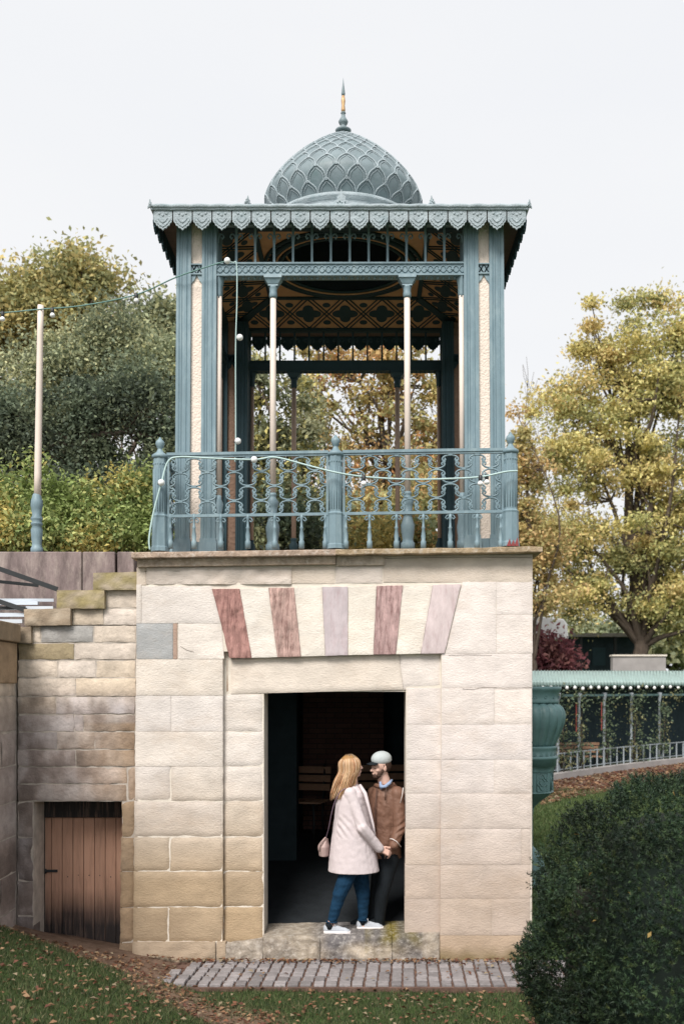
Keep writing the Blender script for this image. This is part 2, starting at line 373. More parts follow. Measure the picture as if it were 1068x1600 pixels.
gh=thing('stone_gatehouse',(-.25,10.5,0),'pale sandstone gatehouse block with red striped flat arch over a dark doorway','building')
L=lambda py:213-(py-1000)*.012          # left edge of the facade leans out a little
wall=MB()
ycl=[913,974,1030,1087,1143,1198,1252,1308,1362,1418,1473]
pat=[None,None,None,267,None,267,None,265,None,263]
GREY=(.40,.40,.39)
for i in range(10):
    y0,y1=ycl[i],ycl[i+1]; x0=L((y0+y1)/2)
    if i==0:
        block(wall,((x0+7,y0+3),(331,y0+3),(345,y1),(x0+7,y1)),Yw); block(wall,((x0-1,y0),(x0+7,y0),(x0+7,y1),(x0-1,y1)),Yw,tint=.93)
    elif i==1:
        block(wall,rect(x0,270,y0,y1),Yw,col=GREY,rough=.007); block(wall,rect(270,277,y0,y1),Yw,col=(.42,.30,.24)); block(wall,((278,y0),(346,y0),(350,y1),(278,y1)),Yw)
    elif pat[i]: block(wall,rect(x0,pat[i],y0,y1),Yw,tint=.97); block(wall,rect(pat[i],348,y0,y1),Yw)
    else: block(wall,rect(x0,348,y0,y1),Yw)
    if i>=3:           # left pier of the surround, set back
        yt=y0 if i>3 else 1085
        block(wall,rect(348,410+ (0 if i%2 else 1.5),yt,y1),Yw+.055,rough=.005)
ycr=[909,1021,1075,1132,1187,1240,1295,1352,1405,1462,1507]
patr=[770,None,772,None,772,None,814,None,769,None]
for i in range(10):
    y0,y1=ycr[i],ycr[i+1]; x1=832-(y0-900)*.008; tl=.9 if i<6 else .6
    xl=690-(y0-1000)*.008
    if i==0:
        block(wall,((722,y0),(775,y0),(775,y1),(695,y1)),Yw,rough=.002,var=.03); block(wall,rect(775,x1,y0,960),Yw,rough=.002,var=.02); block(wall,rect(775,x1,960,y1),Yw,rough=.002,var=.02); continue
    if patr[i]: block(wall,rect(xl,patr[i],y0,y1),Yw,rough=.0025,jit=.3,var=.03); block(wall,rect(patr[i],x1,y0,y1),Yw,rough=.0025,jit=.3,var=.03)
    elif i==9: block(wall,rect(xl-3,x1,y0,y1),Yw,rough=.004,fn=lambda px,py: Vector((.50,.39,.30)).lerp(Vector((.22,.17,.09)),max(0,min(1,(py-1478)/22+.5*nz(px*.05,py*.05,1)))))
    else: block(wall,rect(xl,x1,y0,y1),Yw,rough=.0025,jit=.3,var=.03)
    if i>=2 and i<9:
        block(wall,rect(635-(y0-1075)*.010,xl,y0,y1),Yw+.045,rough=.003,jit=.3,var=.04)
# frieze below the cornice
fr=[(213,228,887,914,.006),(228,455,887,913,.016),(455,523,885,912,.004),(524,597,884,911,.004),(598,832,866,910,.009)]
for a,b,c,d,r in fr: block(wall,rect(a,b,c,d),Yw+(.0 if r<.01 else -.012),rough=r,col=(.64,.56,.49))
# foot course
for a,b,c,d,r in [(206,336,1473,1511,.02),(338,352,1473,1510,.01)]:
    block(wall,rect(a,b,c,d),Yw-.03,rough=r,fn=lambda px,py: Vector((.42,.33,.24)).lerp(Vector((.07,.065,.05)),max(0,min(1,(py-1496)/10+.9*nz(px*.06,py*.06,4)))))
# core behind the blocks (mortar shows in the joints), with the door opening left free
wall.col=(.12,.08,.06)
for cp_ in ([(722,1076.5),(738,1077.5),(752,1074.5),(770,1074),(790,1076.5),(830,1074)],[(282,1010),(292,1016),(303,1019)],[(700,1024),(730,1023),(768,1024)],[(225,893),(260,892.5),(300,893)],[(600,873),(640,872),(700,871),(830,871)]):
    wall.tube([(q.x,Yw-.0035+(-.003 if b_<900 else 0),q.z) for a_,b_ in cp_ for q in (W(a_,b_,Yw),)],.0014,4)
wallo=build(wall,'ashlar_wall',M['stone'],gh)
core=MB()
xl,xr=XW(214,Yw),XW(831,Yw); dl,dr=XW(411.5,9.3),XW(634,9.3); zt=ZW(1081,9.33); ztop=ZW(868,Yw)
core.box(xl+.004,dl,Yw+.066,Yw+.45,-.1,ztop); core.box(dr,xr-.004,Yw+.0525,Yw+.45,-.1,ztop); core.box(dl,dr,Yw+.075,Yw+.45,zt,ztop)
core.box(xl+.004,XW(347,Yw),Yw+.010,Yw+.062,0,ztop); core.box(XW(689,Yw),xr-.004,Yw+.0065,Yw+.054,0,ztop)
core.box(XW(347,Yw),XW(689,Yw),Yw+.009,Yw+.06,ZW(1018,Yw),ztop)
core.box(xr-.25,xr-.004,Yw+.45,13.4,-.1,ztop); core.box(xl+.004,xl+.25,Yw+.45,13.4,-.1,ztop); core.box(xl+.25,xr-.25,13.1,13.4,-.1,ztop)
core.box(xl+.25,xr-.25,Yw+.45,13.1,ztop-.35,ztop)
build(core,'mortar_core',M['mortar'],gh)
# side face masonry of the block, seen from a step aside
for side in (xr-.002,xl-.004):
  sf=MB()
  for r in range(9):
    z0=.02+r*.41; y=Yw+.02
    while y<13.35:
        ln=min(random.uniform(.5,.85),13.38-y)
        if 13.38-(y+ln)<.3: ln=13.38-y
        z1=min(z0+.41,ztop-.005); sf.col=tuple(stone_and_shade(700,1080-(z0-ZC)*168)*random.uniform(.92,1.05)); sf.box(side,side+.006,y+.004,y+ln-.004,z0+.004,z1-.004)
        y+=ln
  build(sf,'side_masonry',M['stone'],gh)
# lintel and flat arch
mb=MB(); block(mb,((360,1027),(623,1022),(630,1078),(360,1085)),Yw+.05,.4,rough=.003,col=(.70,.63,.57),jit=.4); block(mb,((623,1022),(691,1021),(691,1075),(630,1078)),Yw+.05,.4,rough=.003,col=(.69,.62,.56))
block(mb,((351,1027),(359,1027),(359,1084),(351,1084)),Yw+.062,.3,col=(.38,.29,.23)); build(mb,'door_lintel',M['stone'],gh)
reds=[((331,920),(374,920),(393,1028),(358,1028.5)),((419,918.5),(459,918),(470,1026),(433,1027)),((503,917),(543,916.5),(543,1024),(508,1025)),((588,915.5),(629,914.5),(618,1022.5),(583,1023)),((676,913.5),(720,912.5),(694,1021),(657,1021.5))]
rc=[(.42,.235,.21),(.54,.37,.33),(.52,.455,.475),(.54,.37,.36),(.60,.51,.515)]
lb=['worn dark red arch stone at the left end','rough red and pink arch stone, second from left','faded grey pink arch stone in the middle','pink arch stone with dark red streaks','smooth pale mauve arch stone at the right end']
wh=MB()
for i,(q,c) in enumerate(zip(reds,rc)):
    mb=MB(); block(mb,q,Yw-.010,.14,rough=(.011,.010,.006,.007,.003)[i],col=c,res=.016,var=.02,jit=1.2,edge=.006)
    o=build(mb,'red_arch_stone',M['redsmooth'] if i in(2,4) else M['redstone'],gh); o['label']=lb[i]
    if i<4:
        n_=reds[i+1]; block(wh,(q[1],n_[0],n_[3],q[2]),Yw-.003,.14,rough=.003,col=(.76,.70,.63),var=.03)
build(wh,'pale_arch_stones',M['stone'],gh)
# threshold
def sillcol(px,py):
    a=Vector((.42,.36,.29)); m1=max(0,min(1,.5+1.6*nz(px*.02,py*.04,2))); c=a.lerp(Vector((.17,.16,.165)),m1 if 480<px<660 else m1*.3)
    if 570<px<660: c=c.lerp(Vector((.22,.18,.06)),max(0,min(1,.4+nz(px*.04,py*.05,7)))*max(0,1-(py-1465)/30))
    return c.lerp(Vector((.05,.05,.04)),max(0,min(1,(py-1500)/10+.6*nz(px*.08,1,1))))
mb=MB(); block(mb,((352,1476),(410,1468),(410,1511),(352,1510)),Yw-.02,.5,rough=.02,fn=sillcol,res=.02); block(mb,((410,1464),(500,1463),(500,1509),(410,1511)),Yw-.03,.55,rough=.022,fn=sillcol,res=.02)
block(mb,((500,1463),(612,1461),(612,1509),(500,1510)),Yw-.035,.55,rough=.02,fn=sillcol,res=.02); block(mb,((612,1461),(686,1459),(686,1507),(612,1509)),Yw-.03,.55,rough=.018,fn=sillcol,res=.02)
build(mb,'threshold',M['sill'],gh)
zs=ZW(1463,Yw+.0)     # top of the sill
# cornice slab and moulding
cn=MB()
def slab(x0,x1,py0,py1,ya,yb,n,c,sl,rough=.006,thick=None):
    cn.col=c; P=[]
    for i in range(n+1):
        a=x0+(x1-x0)*i/n; rr=lambda:random.uniform(-rough,rough)
        z0=ZW(py0,ya)+sl*(a-x0)+rr()*.6; z1=ZW(py1,ya)+sl*(a-x0)+rr()*.6; f=ya+rr()
        P.append([(a,f+.004,z1),(a,f,z1+.006),(a,f,z0-.006),(a,f+.006,z0),(a,yb,z0),(a,yb,z1)])
    o=[q for p in P for q in p]; fs=[]
    for i in range(n):
        for k in range(6): fs.append((i*6+k,(i+1)*6+k,(i+1)*6+(k+1)%6,i*6+(k+1)%6))
    fs+=[tuple(range(6))[::-1],tuple(n*6+k for k in range(6))]; cn.add(o,fs,False,[tuple(Vector(c)*random.uniform(.9,1.08)) for _ in o])
cn.col=(.36,.28,.21)
Yc=Yw-.13
sl=.0145
def cslab(px0,px1,pa,pb,rgh,c,ya=Yc):
    slab(XW(px0,ya),XW(px1,ya),pa,pb,ya,13.5,max(1,int((px1-px0)/22)),c,sl,rgh)
cslab(205,524,863,872,.002,(.42,.32,.25)); cslab(524,847,858.5,867,.007,(.38,.29,.19))
cn.col=(.42,.33,.26)
cslab(214,524,873,886,.001,(.45,.36,.28),Yw-.055); cslab(525,600,868,884,.001,(.50,.42,.34),Yw-.03)
build(cn,'cornice',M['sill'],gh)
# interior
mb=MB()
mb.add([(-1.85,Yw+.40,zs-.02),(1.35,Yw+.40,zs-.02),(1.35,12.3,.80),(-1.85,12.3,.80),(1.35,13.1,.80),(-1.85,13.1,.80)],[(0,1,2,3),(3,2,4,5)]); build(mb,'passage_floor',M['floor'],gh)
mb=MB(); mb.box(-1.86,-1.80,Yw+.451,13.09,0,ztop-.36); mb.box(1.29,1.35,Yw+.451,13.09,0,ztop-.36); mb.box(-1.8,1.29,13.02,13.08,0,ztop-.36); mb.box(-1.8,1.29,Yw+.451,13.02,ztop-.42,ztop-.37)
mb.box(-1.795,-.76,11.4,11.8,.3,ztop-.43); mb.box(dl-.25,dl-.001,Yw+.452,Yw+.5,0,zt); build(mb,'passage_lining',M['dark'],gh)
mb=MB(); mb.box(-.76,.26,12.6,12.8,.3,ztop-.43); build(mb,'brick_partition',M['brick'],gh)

# benches in the passage
def bench(x,y,z,rz,label):
    t=thing('slatted_bench',(x,y,z),label,'bench','wooden benches in the passage'); t.rotation_euler=(0,0,0)
    c,s=math.cos(rz),math.sin(rz)
    def T(p): return (x+p[0]*c-p[1]*s, y+p[0]*s+p[1]*c, z+p[2])
    def rb(mb,x0,x1,y0,y1,z0,z1,tilt=0):
        o=len(mb.v); mb.box(x0,x1,y0,y1,z0,z1); mb.v[o:]=[T(p) for p in mb.v[o:]]
    a=MB(); [rb(a,-.5,.5,-.2+.085*i,-.2+.085*i+.065,.44,.46) for i in range(5)]; build(a,'seat',M['benchwood'],t)
    a=MB(); [rb(a,-.5,.5,.225+.02*i,.245+.02*i,.56+.105*i,.64+.105*i) for i in range(3)]; build(a,'backrest',M['benchwood'],t)
    for sx in(-.42,.42):
        a=MB(); a.tube([T((sx,-.2,0)),T((sx,-.17,.2)),T((sx,-.2,.43)),T((sx,.2,.43)),T((sx,.25,.6)),T((sx,.285,.88))],.016,6); a.tube([T((sx,.26,0)),T((sx,.18,.2)),T((sx,.2,.43))],.016,6); build(a,'leg',M['iron'],t)
bench(-.95,12.15,.765,-.25,'wooden slatted bench standing in the dark passage left of the couple')
bench(.22,12.2,.775,.20,'wooden slatted bench in the dark passage, mostly hidden behind the couple')

# ================================================================== LEFT WING WALL
ww=thing('stepped_retaining_wall',(-2.7,9.5,0),'grimy sandstone garden wall stepping up to the gatehouse, old door in it','wall')
Yg=Yw+.07
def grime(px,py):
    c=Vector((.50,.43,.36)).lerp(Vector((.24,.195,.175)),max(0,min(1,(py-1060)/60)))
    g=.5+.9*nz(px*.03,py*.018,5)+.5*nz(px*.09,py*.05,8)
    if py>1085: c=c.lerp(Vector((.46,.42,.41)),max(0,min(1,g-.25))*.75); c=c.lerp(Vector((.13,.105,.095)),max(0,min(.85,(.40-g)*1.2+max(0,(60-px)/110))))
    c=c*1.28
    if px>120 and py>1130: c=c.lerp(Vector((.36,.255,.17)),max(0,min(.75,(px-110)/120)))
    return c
mb=MB()
rows=[(922,950,[163,215]),(951,977,[112,162,214]),(977,1004,[49,63,146,213]),(1005,1031,[28,116,213]),(1032,1059,[27,90,150,212]),(1060,1088,[27,118,212]),
(1089,1116,[27,87,211]),(1117,1143,[27,116,130,211]),(1144,1171,[27,89,148,210]),(1172,1198,[27,118,210]),(1199,1225,[27,198]),(1226,1252,[27,197])]
for y0,y1,xsx in rows:
    for a,b in zip(xsx[:-1],xsx[1:]):
        dk=1.0
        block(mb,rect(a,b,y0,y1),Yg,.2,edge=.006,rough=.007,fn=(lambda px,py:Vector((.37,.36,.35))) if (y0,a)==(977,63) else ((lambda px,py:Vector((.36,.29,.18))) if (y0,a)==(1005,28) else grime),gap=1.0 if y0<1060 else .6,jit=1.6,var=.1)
block(mb,rect(200,211,1199,1251),Yg,.2,fn=grime)
for y0,y1 in [(1254,1309),(1310,1377),(1378,1432),(1433,1475)]: block(mb,rect(26,51+random.uniform(-1,1),y0,y1),Yg,.2,rough=.009,fn=grime,tint=.8,jit=1.5)
for y0,y1,a in [(1253,1308,190),(1309,1362,188),(1363,1418,187.5),(1419,1473,187),(1474,1512,186)]: block(mb,rect(a,209,y0,y1),Yg,.2,rough=.006,col=(.33,.24,.16),jit=1.5)
build(mb,'rubble_courses',M['oldstone'],ww)
mb=MB(); X=lambda p:XW(p,Yg)
mb.box(X(27.5),X(51.5),Yg+.012,Yg+.46,0,ZW(1253,Yg)); mb.box(X(190.5),X(211)+.05,Yg+.012,Yg+.46,0,ZW(1253,Yg))
for y0,y1,xsx in rows: mb.box(X(xsx[0]+1.5),X(211)+.05,Yg+.012+ (0 if y0<1199 else 0),Yg+.4,ZW(y1+.8,Yg),ZW(y0-.3,Yg))
build(mb,'wall_core',M['oldmortar'],ww)
caps=[((145,895),(217,893),(217,922),(145,922),'mossy coping stone, topmost step'),((88,922),(163,922),(163,951),(88,951),'yellow mossy coping stone, second step from the top'),((37,952),(110,950),(110,977),(38,978),'pitted coping stone, third step from the top'),((-14,980),(48,979),(48,1005),(-14,1005),'grey brown coping stone on the lowest step')]
for *q,l in caps:
    mb=MB(); mc=Vector((.30,.25,.13)) if 'moss' in l else Vector((.33,.26,.19))
    block(mb,tuple(q),Yg-.055,.42,rough=.014,fn=lambda px,py:Vector((.42,.35,.27)).lerp(mc,max(0,min(1,.7+nz(px*.05,py*.09,3)))),res=.02,jit=1.5)
    o=build(mb,'coping_stone',M['oldstone'],ww); o['label']=l
# door in the wing wall
dn=MB(); Yd=Yg+.36; xa,xb=XW(50,Yd)-.02,XW(190,Yd)+.05; nP=9
for i in range(nP):
    a=xa+(xb-xa)*i/nP; b=xa+(xb-xa)*(i+1)/nP
    n=12; k=random.uniform(.85,1.12)
    for j in range(n):
        z0=.02+(ZW(1250,Yd)-.02)*j/n; z1=.02+(ZW(1250,Yd)-.02)*(j+1)/n
        f=lambda z:Vector((.52,.30,.21)).lerp(Vector((.035,.028,.028)),max(0,min(1,(.62-z)/.30+.5*nz(a*3,z*2,2))))*k
        zz=[z0,z1]; off=.004*nz(i*9.1,0,0)
        vs=[(a+.003,Yd+off,z0),(b-.003,Yd+off,z0),(b-.003,Yd+off,z1),(a+.003,Yd+off,z1)]
        dn.add(vs+[(v[0],Yd+.03,v[2]) for v in vs],[(0,1,2,3),(1,5,6,2),(4,0,3,7)],False,[tuple(f(v[2])) for v in vs]*2)
d=build(dn,'plank_door',M['wood'],ww); d['label']='rusty brown plank door, dark and damp at its foot'
mb=MB(); mb.box(xa-.1,xb+.1,Yd+.035,Yd+.06,0,ZW(1240,Yd)); build(mb,'door_backing',M['dark'],ww)
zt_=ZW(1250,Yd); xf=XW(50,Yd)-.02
mb=MB(); mb.col=(.022,.020,.020); mb.box(xf,xf+.15,Yd-.035,Yd-.002,.0,zt_); mb.box(xf+.152,xb,Yd-.035,Yd-.002,zt_-.17,zt_); build(mb,'door_shade_strips',M['wood'],d,bevel=.006)  # dark strips stand in for the recess shade at left and top
mb=MB(); mb.box(xf+.155,xf+.27,Yd-.014,Yd-.002,ZW(1361,Yd)-.012,ZW(1361,Yd)+.012); mb.tube([(xf+.16,Yd-.02,ZW(1361,Yd)-.022),(xf+.16,Yd-.02,ZW(1361,Yd)+.022)],.009,8); build(mb,'strap_hinge',M['iron'],d)
for zz in (.75,1.35,):
    for i in range(3,nP):
        a=xa+(xb-xa)*(i+.5)/nP; mb=MB(); mb.ell((a,Yd-.001,zz+random.uniform(-.01,.01)),(.006,.004,.006),None,6,4); build(mb,'nail',M['iron'],d)

# return wall on the far left, running towards the camera
rw=thing('return_wall',(-3.4,8.4,0),'sandstone side wall at the left picture edge, coming forward','wall')
mb=MB(); Xs=XW(27,Yg)-.0; z=.2; r=0
zc=[.2,.52,.86,1.2,1.52,1.86,2.18,2.5,2.72,3.02]
for a,b in zip(zc[:-1],zc[1:]):
    y=Yg; 
    while y>6.6:
        ln=random.uniform(.35,.65); y1=max(6.5,y-ln)
        nn=5
        vs=[];cs=[];sd_=random.uniform(0,9)
        for j in range(nn+1):
            for i in range(nn+1):
                yy=y-.006-(y-y1-.012)*i/nn; zz=a+.006+(b-a-.012)*j/nn
                e=1 if i in(0,nn) or j in(0,nn) else 0
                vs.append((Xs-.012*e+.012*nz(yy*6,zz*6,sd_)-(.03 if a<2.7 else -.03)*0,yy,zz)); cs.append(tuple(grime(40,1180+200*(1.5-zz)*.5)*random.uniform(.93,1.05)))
        mb.add(vs,[(j*6+i,j*6+i+1,(j+1)*6+i+1,(j+1)*6+i) for j in range(nn) for i in range(nn)],True,cs); y=y1
build(mb,'stone_courses',M['oldstone'],rw)
mb=MB(); mb.box(Xs-.5,Xs-.016,6.5,Yg+.4,0,3.0); build(mb,'wall_core',M['oldmortar'],rw)
mb=MB(); mb.col=(.30,.23,.16)
y=Yg-.1
while y>6.6: mb.box(Xs-.56,Xs+.07,y-.62,y,3.0,3.17); y-=.63
mb.col=(.33,.24,.16); mb.box(Xs-.3,Xs+.03,6.6,Yg-.08,2.62,2.995)
build(mb,'coping',M['oldstone'],rw,bevel=.012)

# terrace behind and its stained wall
mb=MB(); Yp=9.98; x0,x1=XW(-420,Yp),XW(206,Yp); zp=ZW(862,Yp)
mb.box(x0,XW(128,Yp)-.004,Yp,Yp+.3,0,zp); mb.box(XW(128,Yp)+.004-.0,XW(180,Yp)-.004,Yp+.003,Yp+.3,0,zp); mb.box(XW(183,Yp),x1+.02,Yp+.002,Yp+.3,0,zp)
tw=build(mb,'terrace_wall',M['concrete'],bevel=.01); tag(tw,'purple grey stained concrete wall holding up the terrace at the left','wall')
mb=MB(); mb.box(-60,-2.12,Yp+.3,90,-1,zp-.06); mb.box(-2.12,1.5,13.52,90,-1,zp-.1); tag(build(mb,'terrace_ground',M['earth']),kind='structure')
# glazed lean-to roof in the gap
g=thing('glazed_cold_frame',(-3.2,9.6,3.0),'dark barred glass roof of a low lean-to behind the stepped wall','glass roof')
Y1,Y2=9.45,9.9
for a,b,c,e in ((-80,948,84,953),(-80,958,40,964),(-80,967,36,975),(-80,940,60,945)):
    mb=MB(); mb.beam(W(a,(b+c*0+e)/2,9.7-.02*(b-940)/3),W(c,(b+e)/2,9.7-.02*(b-940)/3),.05,.036); build(mb,'pale_slat',M['glass'],g)
for k,(p,q) in enumerate([(W(-60,868,9.55),W(90,921,9.75)),(W(-60,920,9.5),W(41,954,9.55)),(W(-60,938,9.6),W(84,938,9.8)),(W(-60,950,9.5),W(40,950,9.6)),(W(-60,903,9.7),W(60,915,9.8))]):
    mb=MB(); mb.beam(p,q,.03,.03 if k>1 else .045); build(mb,'glazing_bar',M['iron'] if k!=2 else M['glass'],g)
# ================================================================== PAVILION
Yk=9.65; KC=-.222; S=F/Yk; CY=Yk+1.5      # front plane, centre x, pixels per metre, centre y
kz=lambda py: ZC+(HY-py)/S
pav=thing('garden_pavilion',(KC,CY,kz(854)),'blue grey cast iron garden pavilion with scale patterned dome, standing on the sandstone gatehouse','pavilion')
HW=1.592; zb=kz(853); zbeam0,zbeam1=kz(427.5),kz(410.5); ztopk=kz(345)
def side(k):     # frames of the four sides: origin at the middle of the outer post plane, u along, n outward
    a=[0,math.pi/2,math.pi,-math.pi/2][k]; u=Vector((math.cos(a),math.sin(a),0)); n=Vector((math.sin(a),-math.cos(a),0))
    return Vector((KC,CY,0))+n*1.5*1.0, u, n
HD=1.5           # half depth (front plane sits 1.5 m before the centre)
def frame(k):
    a=[0,math.pi/2,math.pi,-math.pi/2][k]; u=Vector((round(math.cos(a)),round(math.sin(a)),0)); n=Vector((round(math.sin(a)),-round(math.cos(a)),0))
    h=HD if k%2==0 else HW; half=HW if k%2==0 else HD
    return Vector((KC,CY,0))+n*h,u,n,half
def T3(fr,u,v,z): o,uu,nn,_=fr; p=o+uu*u+nn*v; return Vector((p.x,p.y,z))
def fpoly(x0,x1,y0,y1,g=2):     # plan of a pilaster with fluted faces
    pts=[]; 
    def edge(a,b):
        a=Vector(a);b=Vector(b); d=b-a; nrm=Vector((d.y,-d.x)).normalized(); L=d.length
        pts.append(a)
        fl=[.16,.26,.30,.36,.42,.58,.64,.70,.74,.84]; dp=[0,1,0,0,1,1,0,0,1,0]
        for t,q in zip(fl,dp): pts.append(a+d*t-nrm*.008*q)
    edge((x0,y0),(x1,y0)); edge((x1,y0),(x1,y1)); edge((x1,y1),(x0,y1)); edge((x0,y1),(x0,y0))
    return pts
pw=.142; pt=.39
for sx in(-1,1):
    for sy in(-1,1):
        mb=MB(); cx=KC+sx*(HW-pt/2); cy=CY+sy*(HD-pt/2)
        for ax in(-1,1):
            for ay in(-1,1):
                x0=cx+ax*(pt/2-pw/2)-pw/2; y0=cy+ay*(pt/2-pw/2)-pw/2
                P=fpoly(x0,x0+pw,y0,y0+pw); mb.prism([(p.x,p.y,zb+.09) for p in P],(0,0,ztopk-zb-.09))
                mb.box(x0-.014,x0+pw+.014,y0-.014,y0+pw+.014,zb-.06,zb+.055); mb.box(x0-.007,x0+pw+.007,y0-.007,y0+pw+.007,zb+.055,zb+.09)
        mb.box(cx-pt/2+.03,cx+pt/2-.03,cy-pt/2+.03,cy+pt/2-.03,zb-.06,zb+.06)
        # ornament band and pointed head on each face, between the pilasters
        for k in range(4):
            a=k*math.pi/2; u=Vector((math.cos(a),math.sin(a),0)); n=Vector((math.sin(a),-math.cos(a),0)); o=Vector((cx,cy,0))+n*(pt/2-.018); hw=pt/2-pw
            Q=lambda s_,v,z:(o.x+u.x*s_+n.x*v,o.y+u.y*s_+n.y*v,z)
            mb.prism([Q(-hw,0,zbeam0),Q(hw,0,zbeam0),Q(hw,0,zbeam1),Q(-hw,0,zbeam1)],tuple(n*-.03))
            for zz in(zbeam0+.006,zbeam1-.006): mb.beam(Q(-hw,.006,zz),Q(hw,.006,zz),.016,.012)
            for s_ in(-1,1):
                for c_ in(-.5,.5): 
                    mb.beam(Q(hw*(c_-.45),.004,zbeam0+.012),Q(hw*(c_+.45),.004,zbeam1-.012),.008,.007); mb.beam(Q(hw*(c_+.45),.004,zbeam0+.012),Q(hw*(c_-.45),.004,zbeam1-.012),.008,.007)
                z0=kz(442); z1=zbeam0
                mb.prism([Q(s_*hw,0,z0),Q(s_*hw*.75,0,z0+.025),Q(s_*hw*.5,0,z0+.035),Q(s_*hw*.12,0,z1-.012),Q(0,0,z1),Q(s_*hw,0,z1)],tuple(n*-.02))
        o=build(mb,'corner_pier',M['teal'] if sy<0 else M['tealdark'],pav,wp=True)  # rear piers carry their shade in the colour
        for k in range(4):
            a=k*math.pi/2; u=Vector((math.cos(a),math.sin(a),0)); n=Vector((math.sin(a),-math.cos(a),0)); c0=Vector((cx,cy,0))+n*(pt/2-.045); hw=pt/2-pw
            m2=MB()
            for za,zb_ in ((zb+.055,zbeam0-.0),(zbeam1,ztopk)):
                A=c0-u*hw; B=c0+u*hw; m2.prism([(A.x,A.y,za),(B.x,B.y,za),(B.x,B.y,zb_),(A.x,A.y,zb_)],tuple(n*.012))
            build(m2,'cream_panel',M['cream'] if sy<0 else M['creampanelshade'],o,wp=True)
